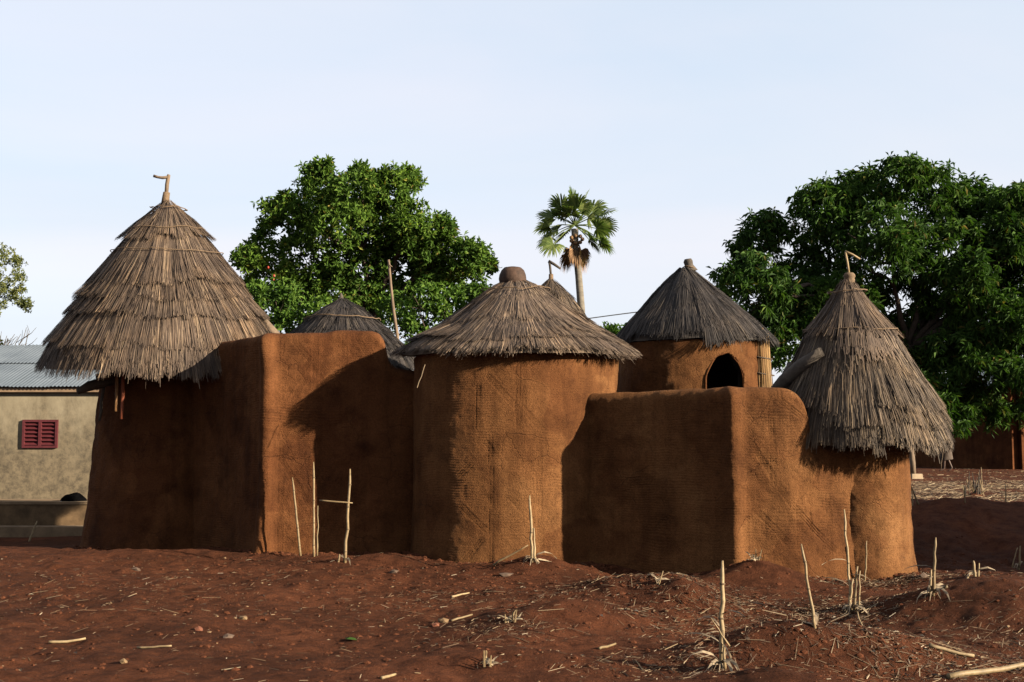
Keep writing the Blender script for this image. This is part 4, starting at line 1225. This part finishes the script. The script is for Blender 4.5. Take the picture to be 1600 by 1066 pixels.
# overhead wire
wv = MB().tube([at(px, 497 - (px - 920) * 0.122 + 0.00012 * (px - 1000) ** 2, 27.0) for px in range(700, 1110, 15)], 0.012, 5)
wo = wv.build('overhead_wire', M_WIRE, None, True)
tag(wo, 'thin black wire crossing the sky gap beside the palm trunk', 'wire')

# ------------------------------------------------------------------ far right: mud house, post, walker
fh = thing('mud_house', 'far red mud house with shaded side under the mango leaves', 'house', tuple(at(1590, 728, 50)))
c0 = at(1587, 728, 48); c1 = at(1395, 728, 54.5); zb = h1(c0[0], c0[1]) - 0.3
c2 = c0 + np.array((9.0, 2.5, 0)); c3 = c1 + np.array((9.0, 2.5, 0))
ht = 3.6
def quadwall(a, b, z0, z1, th, mat, parent, name='wall'):
    a = np.array(a[:2]); b = np.array(b[:2]); d = b - a; L = np.linalg.norm(d); ang = math.atan2(d[1], d[0]); c = (a + b) / 2
    return MB().box((c[0], c[1], (z0 + z1) / 2), (L, th, z1 - z0), ang).build(name, mat, parent)
quadwall(c0, c1, zb, zb + ht, 0.3, M_MUDFAR, fh); quadwall(c0 + np.array((.16, -.02, 0)), c2, zb, zb + ht, 0.3, M_MUDFAR, fh); quadwall(c2, c3, zb, zb + ht, 0.3, M_MUDFAR, fh); quadwall(c3, c1, zb, zb + ht, 0.3, M_MUDFAR, fh)
cc = (c0 + c2 + c1 + c3) / 4
m = MB().put([np.append(p[:2] + (p[:2] - cc[:2]) * .12, zb + ht + .01) for p in (c0, c2, c3, c1)] + [(cc[0], cc[1], zb + ht + 1.5)], [(0, 3, 2, 1)], [(0, 1, 4), (1, 2, 4), (2, 3, 4), (3, 0, 4)])
m.build('roof', M_TIN, fh)

pp = hit(1427, 748, 24, 40)
ps = thing('post', 'rough wooden post on a stone block beyond the small granary', 'post', tuple(pp))
MB().tube(rod(pp + (0, 0, 0.1), pp + (-0.02, 0, 2.4), 8, .006, 3), np.linspace(.075, .06, 8), 9, True, 0.2).build('shaft', M_WOOD, ps, True)
MB().box(pp + (0.05, -.02, 0.05), (0.32, 0.24, 0.16), 0.2, 0.92).build('block', M_STOOL, ps)

# walker, mostly hidden by the granary thatch
py_ = 45.0
fl = at(1470, 738, py_); frr = at(1487, 739.5, py_ + 0.05)
gz = h1((fl[0] + frr[0]) / 2, py_)
hipx = (fl[0] + frr[0]) / 2 + 0.03
per = thing('person', 'person walking left beyond the small granary, only lower legs in view', 'person', (hipx, py_, gz))
def skin_body(name, joints, edges, radii, mat, parent, root=0, levels=2):
    me = bpy.data.meshes.new(name)
    org = root_loc(parent)
    me.from_pydata([tuple(np.array(j) - org) for j in joints], edges, [])
    o = bpy.data.objects.new(name, me); C.objects.link(o); o.parent = parent
    sk = o.modifiers.new('skin', 'SKIN')
    for i, r in enumerate(radii):
        sv = me.skin_vertices[0].data[i]; sv.radius = (r, r) if np.isscalar(r) else r
        sv.use_root = (i == root)
    sb = o.modifiers.new('sub', 'SUBSURF'); sb.levels = levels; sb.render_levels = levels
    me.materials.append(mat)
    sk.use_smooth_shade = True
    return o
g = gz
J = [(hipx, py_, g + .88), (hipx, py_, g + 1.08), (hipx - .01, py_, g + 1.30), (hipx - .02, py_, g + 1.42), (hipx - .04, py_, g + 1.55), (hipx - .05, py_, g + 1.66),
     (hipx, py_ - .09, g + .84), (hipx - .13, py_ - .09, g + .46), (fl[0] + .10, py_ - .08, g + .09), (fl[0] - .02, py_ - .08, g + .035), (fl[0] - .09, py_ - .08, g + .025),
     (hipx, py_ + .09, g + .84), (hipx + .05, py_ + .09, g + .47), (frr[0] + .03, py_ + .08, g + .11), (frr[0] - .06, py_ + .08, g + .035), (frr[0] - .13, py_ + .08, g + .022),
     (hipx - .01, py_ - .17, g + 1.37), (hipx + .04, py_ - .21, g + 1.10), (hipx - .10, py_ - .20, g + .88), (hipx - .16, py_ - .20, g + .83),
     (hipx - .01, py_ + .17, g + 1.37), (hipx - .02, py_ + .21, g + 1.10), (hipx - .12, py_ + .20, g + .93), (hipx - .18, py_ + .20, g + .90)]
E = [(0, 1), (1, 2), (2, 3), (3, 4), (4, 5), (0, 6), (6, 7), (7, 8), (8, 9), (9, 10), (0, 11), (11, 12), (12, 13), (13, 14), (14, 15), (2, 16), (16, 17), (17, 18), (18, 19), (2, 20), (20, 21), (21, 22), (22, 23)]
Rr = [.13, .115, .13, .055, .085, .075, .085, .058, .036, .036, .026, .085, .058, .036, .036, .026, .055, .04, .03, .026, .055, .04, .03, .026]
skin_body('body', J, E, Rr, M_SKIN, per)
skin_body('shirt', [J[0], J[1], J[2], J[16], tuple((np.array(J[16]) + np.array(J[17])) / 2), J[20], tuple((np.array(J[20]) + np.array(J[21])) / 2)], [(0, 1), (1, 2), (2, 3), (3, 4), (2, 5), (5, 6)], [.15, .135, .15, .07, .055, .07, .055], M_SHIRT, per)
hem = []
m = MB()
n = 22; rows = []
for f in np.linspace(0, 1, 7):
    z = g + .95 - f * .53
    rx = .15 + .10 * f; ry = .155 + .03 * f
    th = np.arange(n) * 2 * math.pi / n
    rows.append(np.stack([hipx + (-.02 * f) + rx * np.cos(th) * (1 + .06 * f * np.sin(5 * th)), py_ + ry * np.sin(th), np.full(n, z) + .03 * f * np.cos(th)], 1))
m.put(np.concatenate(rows), [(i * n + j, (i + 1) * n + j, (i + 1) * n + (j + 1) % n, i * n + (j + 1) % n) for i in range(6) for j in range(n)])
m.build('wrap_skirt', M_WRAP, per, True)
m = MB(); c = np.array(J[5]) + (0.01, 0, 0.0)
m.lathe(c, [(0.001, .105), (.05, .095), (.085, .05), (.092, 0.0), (.08, -.03)], 14, .05)
m.build('hair', M_HAIR, per, True)
cn = MB().tube(rod((fl[0] - .05, py_ - .2, g + .04), (hipx - .17, py_ - .2, g + .95), 5, .01, 2), .012, 6).build('walking_stick', M_WOOD, None, True)
tag(cn, 'thin stick held by the walking person beyond the small granary', 'stick')

# unseen mud house, added right of view to shade the hollow by the granary
shade_house = thing('mud_house', 'unseen square mud house added beyond the right edge to shade the hollow', 'house', (11.6, 14.6, 0.1))
dirs = np.array((SUNV.x, SUNV.y)); dirs /= np.linalg.norm(dirs); per_ = np.array((-dirs[1], dirs[0]))
ang = math.atan2(dirs[1], dirs[0])
cen = dirs * 3.2 + per_ * 18.2          # perpendicular offset of the shadow strip
MB().box((cen[0] + dirs[0] * 2.6, cen[1] + dirs[1] * 2.6, 1.65), (3.0, 4.5, 4.1), ang, 0.96).build('wall', M_MUDFAR, shade_house)
MB().box((cen[0] + dirs[0] * 2.6, cen[1] + dirs[1] * 2.6, 3.79), (3.25, 4.75, 0.16), ang, 0.98).build('roof', M_MUDFAR, shade_house)
shade_house.location = shade_house.location

# ------------------------------------------------------------------ canes, stubble and litter
def cane(name, label, base, topp, r, group, cat, seed, husk=0, nodes=4, roots=0, bend=0.006, extra=(), high=0):
    t = thing(name, label, cat, tuple(base), group)
    P = rod(np.array(base) + (0, 0, -0.03), topp, 9, bend, seed)
    r = r * 0.8
    R = np.linspace(r, r * 0.72, 9); R[-1] *= 0.55
    MB().tube(P, R, 8, True, 0.1, seed).build('stem', M_CANE, t, True)
    for k in range(nodes):
        m = MB()
        f = (k + .6) / (nodes + .3)
        c = np.array([np.interp(f * 8, range(9), P[:, i]) for i in range(3)])
        d = unit(P[-1] - P[0])
        m.tube([c - d * r * .35, c, c + d * r * .35], [r * 1.02, r * 1.15, r * 1.02], 8, False)
        m.build('node', M_CANENODE, t, True)
    rng = np.random.default_rng(seed + 50)
    for k in range(husk): blade(t, P[0] + (0, 0, 0.03 + .05 * rng.random()), rng, 0.12 + 0.22 * rng.random(), 0.028, 'husk')
    for k in range(roots):
        a = rng.random() * 6.28
        p0 = np.array(base) + (0, 0, 0.05); p1 = p0 + np.array((math.cos(a) * .05, math.sin(a) * .05, -.02)); p2 = p0 + np.array((math.cos(a) * .09, math.sin(a) * .09, -0.09))
        p2[2] = max(p2[2], h1(p2[0], p2[1]) - .01)
        MB().tube([p0, p1, p2], [.006, .005, .003], 4).build('root', M_HUSK, t)
    for (p0, p1, rr) in extra:
        MB().tube(rod(p0, p1, 6, .008, seed + 3), np.linspace(rr, rr * .45, 6) * .8, 7, True, .1).build('side_stalk', M_CANE, t, True)
    for k in range(high): blade(t, P[2 + k % 3] + rng.normal(0, .006, 3), rng, 0.20 + 0.16 * rng.random(), 0.013, 'husk', 0.45, None, -0.35)
    return t
def blade(parent, p, rng, L, w, name, down=1.0, az=None, el0=0.0):
    a = rng.random() * 6.28 if az is None else az
    d = np.array((math.cos(a), math.sin(a), 0)); s = np.array((-d[1], d[0], 0)) * w / 2
    el = rng.uniform(.35, .9) + el0
    pts = [p]
    for k in range(4):
        e = el - k * 0.55 * down
        pts.append(pts[-1] + (d * math.cos(e) + np.array((0, 0, 1)) * math.sin(e)) * L / 4)
    V = []
    for k, q in enumerate(pts):
        ww = (1 - (k / 4) ** 2 * .9)
        tw = np.array((0, 0, 1)) * w * .3 * math.sin(k + a)
        V += [q - s * ww - tw, q + s * ww + tw]
    for v in V: v[2] = max(v[2], h1(v[0], v[1]) + .004)
    F = [(2 * k, 2 * k + 1, 2 * k + 3, 2 * k + 2) for k in range(4)]
    return MB().put(V, F).build(name, M_HUSK, parent)
def upto(b, px, py, dy=0.0): return at(px, py, b[1] + dy)
G1 = 'canes standing by the left wall'
b = hit(470, 866, 6, 15.4); cane('cane', 'short leaning cane by the left wall, leftmost of three', b, upto(b, 457, 746, .05), .020, G1, 'cane', 1, bend=.002)
b = hit(491, 870, 6, 15.4); cane('cane', 'tallest straight cane by the left wall, between the other two', b, upto(b, 490, 722, .05), .020, G1, 'cane', 2, bend=.002, extra=[(b + (.035, 0, 0), upto(b, 497, 790), .014)])
b = hit(539, 879, 6, 15.4); cx_ = cane('cane', 'thick pale cane in wall shade, rightmost of three, crossed by a twig', b, upto(b, 547, 733, .05), .024, G1, 'cane', 3, bend=.003, husk=2)
tw = MB().tube(rod(upto(b, 499, 782, -.02), upto(b, 551, 786, -.03), 5, .004, 3), [.010, .011, .011, .010, .007], 6).build('twig', M_CANE, None, True)
tag(tw, 'thin horizontal twig tied across the right cane by the wall', 'twig')
b = hit(528, 878, 6, 15.4)
st_ = cane('stub', 'tiny cut stub at the foot of the thick pale cane', b, b + (0.02, 0, .09), .018, None, 'stub', 4, nodes=0)
b = hit(45, 843, 6, 21); cane('stake', 'short forked stake left of the granary before the cement step', b, upto(b, 58, 814), .022, None, 'stake', 5, nodes=0, extra=[(upto(b, 54, 826), upto(b, 63, 823), .010)])

G2 = 'cut stalks standing in the field'
b = hit(832, 878, 6, 15); cane('stubble_stalk', 'split pale stump before the middle hut with a fallen stalk beside it', b, upto(b, 828, 774, .02), .024, G2, 'stalk', 11, husk=5, nodes=1, roots=8, extra=[(b + (0.035, 0, 0), upto(b, 834, 825), .020), (hit(771, 886, 6, 15) + (0, 0, .02), upto(b, 825, 852, -.05), .017)])
b = hit(1127, 1044); cane('stubble_stalk', 'tall foreground stalk with drooping husks, nearest of all', b, upto(b, 1129, 876, .03), .024, G2, 'stalk', 12, husk=9, nodes=3, roots=9, high=7, extra=[(upto(b, 1140, 1010, -.04), upto(b, 1110, 965, -.05), .009), (b + (.02, -.03, 0), upto(b, 1130, 985, -.03), .016)])
b = hit(1274, 982); cane('stubble_stalk', 'thin leaning stalk on the ridge before the low wall', b, upto(b, 1252, 850, .02), .016, G2, 'stalk', 13, husk=2, nodes=3)
b = hit(1332, 955); cane('stubble_stalk', 'tallest broken stalk in a clump before the granary wall, roots trailing down', b, upto(b, 1319, 796, .04), .017, G2, 'stalk', 14, husk=7, nodes=3, roots=8, high=4, extra=[(b + (.02, .01, 0), upto(b, 1340, 885), .022), (b + (-.03, .01, 0), upto(b, 1333, 905), .020), (b + (.06, 0, 0), upto(b, 1344, 892, -.02), .014), (b + (0.03, -.05, 0), hit(1370, 1022) + (0, 0, .01), .010)])
b = hit(1351, 905, 6, 14.1); cane('stubble_stalk', 'small stalk at the foot of the small granary', b, upto(b, 1354, 845), .016, G2, 'stalk', 15, husk=3, nodes=2)
b = hit(1458, 932); cane('stubble_stalk', 'jagged stalk with pale husks on the mound right of the granary', b, upto(b, 1462, 840), .019, G2, 'stalk', 16, husk=8, nodes=1, high=3, roots=4, extra=[(b + (-.03, 0, 0), upto(b, 1455, 890), .017)])
b = hit(1524, 902); cane('stubble_stalk', 'short splintered stub beside a lying stalk on the right mound', b, upto(b, 1521, 876), .022, G2, 'stalk', 17, husk=5, nodes=0, extra=[(b + (.03, 0, 0), upto(b, 1530, 880), .018)])
b = hit(1592, 890); cane('stubble_stalk', 'splayed stub with white husks at the right edge of the picture', b, upto(b, 1594, 853), .018, G2, 'stalk', 18, husk=7, nodes=0, extra=[(b + (-.1, 0, 0), upto(b, 1590, 856), .014)])
b = hit(1090, 893); cane('stubble_stalk', 'slim short stalk before the dark face of the low wall', b, upto(b, 1088, 868), .010, G2, 'stalk', 19, husk=2, nodes=1)
b = hit(1028, 915); cane('stubble_stalk', 'tiny slanting sprig on the mound before the dark wall face', b, upto(b, 1036, 892), .008, G2, 'stalk', 20, husk=4, nodes=0)
G3 = 'dry tufts on the ground'
def tuft(label, px, py, n, L, seed, mat=None, tall=0.5):
    b = hit(px, py)
    t = thing('straw_tuft', label, 'tuft', tuple(b), G3)
    rng = np.random.default_rng(seed)
    for k in range(n): blade(t, b + np.append(rng.normal(0, .03, 2), 0.0), rng, L * rng.uniform(.5, 1.1), .016, 'husk', tall)
    for k in range(4):
        q = b + np.append(rng.normal(0, .04, 2), 0)
        MB().tube([q, q + np.array((rng.normal(0, .02), 0, L * rng.uniform(.3, .8)))], [.009, .004], 5).build('stub', M_CANE, t)
tuft('bleached straw tuft on a low mound in the middle foreground', 800, 972, 12, .17, 31)
tuft('splayed straw tuft near the bottom edge, middle', 762, 1040, 9, .16, 32)
tuft('white straw tuft at the foot of the low wall corner', 1178, 876, 9, .18, 33)
def lying(label, pa, pb, r, seed):
    a_, b_ = hit(*pa), hit(*pb)
    n = 7; P = rod(a_, b_, n, .008, seed)
    for p in P: p[2] = h1(p[0], p[1]) + r * .9
    P[1:-1, 2] = np.maximum(P[1:-1, 2], (P[:-2, 2] + P[2:, 2]) / 2)
    o = MB().tube(P, np.linspace(r, r * .75, n), 7, True, .12, seed).build('fallen_stalk', M_CANE, None, True)
    tag(o, label, 'stalk', 'stalks lying on the ground')
lying('thick dry stalk lying in the bottom right corner', (1482, 1062), (1640, 1040), .022, 1)
lying('slim dry stalk lying on litter right of the trailing roots', (1452, 1012), (1522, 1028), .016, 2)
lying('dry stalk leaning on the right mound beside the splintered stub', (1478, 920), (1524, 897), .016, 3)
lying('straight pale straw lying in the left foreground', (76, 1006), (134, 1000), .012, 4)
lying('straw piece lying left of the bleached tuft', (705, 972), (738, 962), .010, 5)
lying('straw piece lying below the fallen stalk, middle ground', (706, 934), (733, 928), .010, 6)
lying('short pale straw lying before the tall foreground stalk', (936, 1016), (962, 1008), .011, 7)
lying('straw piece lying at the bottom edge, left of the splayed tuft', (596, 1062), (618, 1056), .011, 8)
lying('thin straw lying across the left foreground middle', (214, 1014), (268, 1011), .009, 9)

# single stones
ico_v = np.array([(0, 0, 1), (.89, 0, .45), (.28, .85, .45), (-.72, .53, .45), (-.72, -.53, .45), (.28, -.85, .45), (.72, .53, -.45), (-.28, .85, -.45), (-.89, 0, -.45), (-.28, -.85, -.45), (.72, -.53, -.45), (0, 0, -1)])
ico_f = np.array([(0, 1, 2), (0, 2, 3), (0, 3, 4), (0, 4, 5), (0, 5, 1), (1, 6, 2), (2, 7, 3), (3, 8, 4), (4, 9, 5), (5, 10, 1), (6, 7, 2), (7, 8, 3), (8, 9, 4), (9, 10, 5), (10, 6, 1), (11, 7, 6), (11, 8, 7), (11, 9, 8), (11, 10, 9), (11, 6, 10)])
def stone(label, px, py, r, mat, seed, flat=.7):
    rng = np.random.default_rng(seed)
    b = hit(px, py)
    V = ico_v * rng.uniform(.62, 1.3, (12, 1)) * np.array((r * 1.15, r * .9, r * flat * .9))
    # one round of midpoint subdivision for a rounder stone
    vs = [tuple(v) for v in V]; mid = {}; fs = []
    def mp(i, j):
        k = (min(i, j), max(i, j))
        if k not in mid:
            v = (np.array(vs[i]) + np.array(vs[j])) / 2 * 1.03 * rng.uniform(.92, 1.06); mid[k] = len(vs); vs.append(tuple(v))
        return mid[k]
    for a_, b_, c_ in ico_f:
        x_, y_, z_ = mp(a_, b_), mp(b_, c_), mp(c_, a_); fs += [(a_, x_, z_), (x_, b_, y_), (z_, y_, c_), (x_, y_, z_)]
    o = add('stone', np.array(vs) + b + (0, 0, r * flat * .25), np.array(fs), mat, None, False)
    tag(o, label, 'stone', 'stones lying on the soil')
stone('yellowish round stone left of the bleached straw tuft', 692, 973, .042, M_STONE, 1, .9)
stone('reddish stone touching the yellowish stone, left of the bleached tuft', 680, 978, .04, M_STONERED, 2)
stone('angular tan stone in the left foreground middle', 380, 968, .045, M_STONE, 3)
stone('small pink red stone lower left of the angular tan stone', 310, 985, .035, M_STONERED, 4)
stone('grey brown flat stone right of the pink red stone', 355, 996, .05, M_STONEGREY, 5, .5)
stone('brown stone on the soil before the left granary', 213, 892, .05, M_STONEGREY, 6)
stone('dark round stone on the rise before the pale stump', 615, 895, .05, M_STONEGREY, 7, .6)
stone('brown stone on the flat soil before the split pale stump', 790, 900, .07, M_STONEGREY, 8, .5)
stone('orange red pebble near the left bottom edge', 193, 1036, .028, M_STONE, 9, .9)
stone('tan stone on the mound beside the jagged stalk', 1443, 902, .06, M_STONEGREY, 10)
leafb = hit(548, 1002)
lf = MB(); lf.put([leafb + (-.06, .05, .015), leafb + (-.01, .01, .03), leafb + (.06, -.04, .012), leafb + (-.03, -.02, .018), leafb + (.03, .03, .02)], None, [(0, 3, 1), (3, 2, 1), (1, 2, 4), (0, 1, 4)])
lo = lf.build('green_leaf', M_LEAF_M)
tag(lo, 'fallen dark green leaf on bare soil in the foreground', 'leaf')

# far field stubble right
G4 = 'stubble in the far field'
for k, (px, py, tx, ty, r, lab) in enumerate([(1436, 788, 1420, 752, .018, 'leaning pale stalk in the far field close to the granary edge'), (1426, 790, 1424, 758, .012, 'thin short stalk at the granary edge in the far field'), (1508, 784, 1506, 758, .014, 'short straight stalk in the far field left of the dark clump gap'),
        (1535, 770, 1533, 730, .012, 'tallest thin stalk in the far field'), (1572, 784, 1571, 756, .012, 'faint thin stalk in the far field near the right edge'), (1512, 762, 1511, 748, .012, 'tiny stalk in the far field behind the short straight stalk')]):
    b = hit(px, py, 15, 40); cane('stubble_stalk', lab, b, upto(b, tx, ty), r, G4, 'stalk', 60 + k, nodes=1)
b = hit(1523, 776, 15, 40)
t = thing('dry_clump', 'dark dry clump of stems on the far field mound', 'clump', tuple(b), None)
rng = np.random.default_rng(77)
for k in range(16):
    q = b + np.append(rng.normal(0, .10, 2), 0)
    MB().tube(rod(q, q + np.array((rng.normal(0, .10), rng.normal(0, .05), rng.uniform(.15, .50))), 4, .02, k), [.014, .012, .010, .006], 5).build('stem', M_WOODGREY if k % 3 else M_CANE, t)
MB().lathe(b + (0, 0, -.05), [(.001, .12), (.08, .10), (.15, .06), (.24, 0)], 12, .5, 4).build('root_ball', M_CLOD, t, True)

# litter: straw, leaf bits, clods (nobody could count them)
rng = np.random.default_rng(90)
def scatter(n, patches, bg):
    """n points: share bg spread over the whole foreground, the rest in patches (px,py,spread_x,spread_y)"""
    nb = int(n * bg)
    Y = np.sqrt(rng.uniform(7.2 ** 2, 15.4 ** 2, nb)); X = rng.uniform(-.46, .46, nb) * Y
    xs, ys = [X], [Y]
    if patches:
        w = np.array([p[4] for p in patches], float); w /= w.sum()
        for p, ww in zip(patches, w):
            c = hit(p[0], p[1]); k = int((n - nb) * ww)
            xs.append(rng.normal(c[0], p[2], k)); ys.append(rng.normal(c[1], p[3], k))
    x = np.concatenate(xs); y = np.concatenate(ys)
    return x, y
def straws(name, n, patches, bg, lmin, lmax, w, mat, label, xy=None):
    x, y = xy if xy else scatter(n, patches, bg)
    n = len(x)
    a = rng.uniform(0, math.pi, n) * 1.0
    L = lmin + (lmax - lmin) * rng.random(n) ** 3.2
    dx, dy = np.cos(a) * L / 2, np.sin(a) * L / 2
    W_ = w * (.3 + 1.1 * rng.random(n) ** 2)
    sx, sy = -np.sin(a) * W_ / 2, np.cos(a) * W_ / 2
    p0 = np.stack([x - dx, y - dy, H(x - dx, y - dy) + .006], 1); p1 = np.stack([x + dx, y + dy, H(x + dx, y + dy) + .006 + .25 * L * rng.random(n) ** 3], 1)
    mdl = (p0 + p1) / 2; up_ = np.maximum(H(x, y) + .004 - mdl[:, 2], 0); mdl[:, 2] += up_; p0[:, 2] += up_ * .85; p1[:, 2] += up_ * .85
    s = np.stack([sx, sy, 0 * sx], 1)
    V = np.stack([p0 - s, p0 + s, mdl - s, mdl + s, p1 - s * .6, p1 + s * .6, p0 + (0, 0, .004) * 1, mdl + np.array((0, 0, .006)), p1 + np.array((0, 0, .004))], 1)
    V[:, 6] = p0 + np.array((0, 0, 1)) * W_[:, None] * .5; V[:, 7] = mdl + np.array((0, 0, 1)) * W_[:, None] * .5; V[:, 8] = p1 + np.array((0, 0, 1)) * W_[:, None] * .4
    V = V.reshape(-1, 3); q = np.arange(n)[:, None] * 9
    F = np.concatenate([q + np.array(f) for f in ([0, 2, 7, 6], [6, 7, 3, 1], [2, 4, 8, 7], [7, 8, 5, 3])])
    o = add(name, V, F, mat)
    tag(o, label, kind='stuff')
PAT = [(1180, 950, .55, .55, 3), (1380, 910, .5, .25, 3), (1330, 960, .3, .3, 1.5), (1450, 1030, .7, .30, 4), (1080, 985, .4, .4, 1.5), (930, 915, .5, .4, 1), (1060, 1040, .4, .25, 1.5), (790, 980, .3, .25, 1), (1560, 1000, .4, .4, 1.5), (680, 940, .6, .5, 1), (200, 930, 1.2, .8, 1)]
straws('straw_litter', 800, PAT, .18, .03, .26, .0075, M_STRAW, 'scattered pale straw pieces over the soil')
straws('dull_litter', 10000, PAT, .20, .008, .10, .0065, M_LITTER, 'brown trash and broken stems over the soil')
def bits(name, n, patches, bg, rmin, rmax, mat, label, flat=.6, xy=None):
    x, y = xy if xy else scatter(n, patches, bg)
    n = len(x)
    r = rmin + (rmax - rmin) * rng.random(n) ** 3
    z = H(x, y)
    V = ico_v[None] * rng.uniform(.65, 1.25, (n, 12, 1)) * r[:, None, None] * np.array((1, 1, flat))
    V += np.stack([x, y, z - r * flat * .15], 1)[:, None]
    q = np.arange(n)[:, None, None] * 12
    o = add(name, V.reshape(-1, 3), (q + ico_f[None]).reshape(-1, 3), mat, None, False)
    tag(o, label, kind='stuff')
bits('soil_clods', 5000, [(1015, 930, .6, .4, 2), (1340, 900, .6, .3, 2), (1250, 990, .6, .4, 2), (700, 910, .9, .6, 2), (1480, 870, .5, .5, 1)], .6, .005, .034, M_CLOD, 'crumbs and clods of red soil')
wx, wy = [], []
for poly in (left_pts, right_pts):
    for (ax_, ay_), (bx_, by_) in zip(poly[:-1], poly[1:]):
        k_ = int(math.hypot(bx_ - ax_, by_ - ay_) * 150); f_ = rng.random(k_)
        wx.append(ax_ + (bx_ - ax_) * f_ + rng.normal(0, .03, k_)); wy.append(ay_ + (by_ - ay_) * f_ - .10 - np.abs(rng.normal(0, .09, k_)))
for (c_, r_) in ((cyl_c, 1.40), (GL, 1.08), (GR, .64)):
    th_ = rng.uniform(-1.3, 1.3, int(r_ * 330)); rr_ = r_ + np.abs(rng.normal(0, .09, len(th_)))
    wx.append(c_[0] + rr_ * np.sin(th_)); wy.append(c_[1] - rr_ * np.cos(th_))
bits('crumbled_earth', 0, None, 1, .008, .055, M_CLOD, 'crumbled mud along the foot of the walls', .6, (np.concatenate(wx), np.concatenate(wy)))
bits('pebbles', 160, [(400, 970, 1.0, .6, 1), (1450, 1030, .6, .3, 1)], .7, .006, .025, M_STONE, 'small tan pebbles strewn over the soil')
# leaf scraps: pale flakes in the stubble
x, y = scatter(1500, PAT[:6], .25); n = len(x)
r = rng.uniform(.012, .04, n); z = H(x, y) + .008
a = rng.random(n) * 6.28
c_, s_ = np.cos(a) * r, np.sin(a) * r
V = np.stack([np.stack([x - c_, y - s_, z], 1), np.stack([x + s_ * .4, y - c_ * .4, z + r * .35], 1), np.stack([x + c_, y + s_, z + r * .1], 1), np.stack([x - s_ * .4, y + c_ * .4, z + r * .2], 1)], 1).reshape(-1, 3)
q = np.arange(n)[:, None] * 4
o = add('leaf_scraps', V, np.concatenate([q + np.array([0, 1, 2]), q + np.array([0, 2, 3])]), M_LITTER)
tag(o, 'flakes of dry leaf and husk among the stubble', kind='stuff')
# straw spread over the far field
n = 9000
yy = rng.uniform(19.4, 30, n); xx = rng.uniform(.30, .46, n) * yy
straws('field_straw', n, None, 1, .04, .24, .013, M_STRAW, 'pale straw spread over the far field', (xx, yy))
n = 500
yy = rng.uniform(30, 52, n); xx = rng.uniform(.30, .46, n) * yy
straws('yard_straw', n, None, 1, .05, .25, .022, M_STRAW, 'sparse straw on the yard before the far house', (xx, yy))
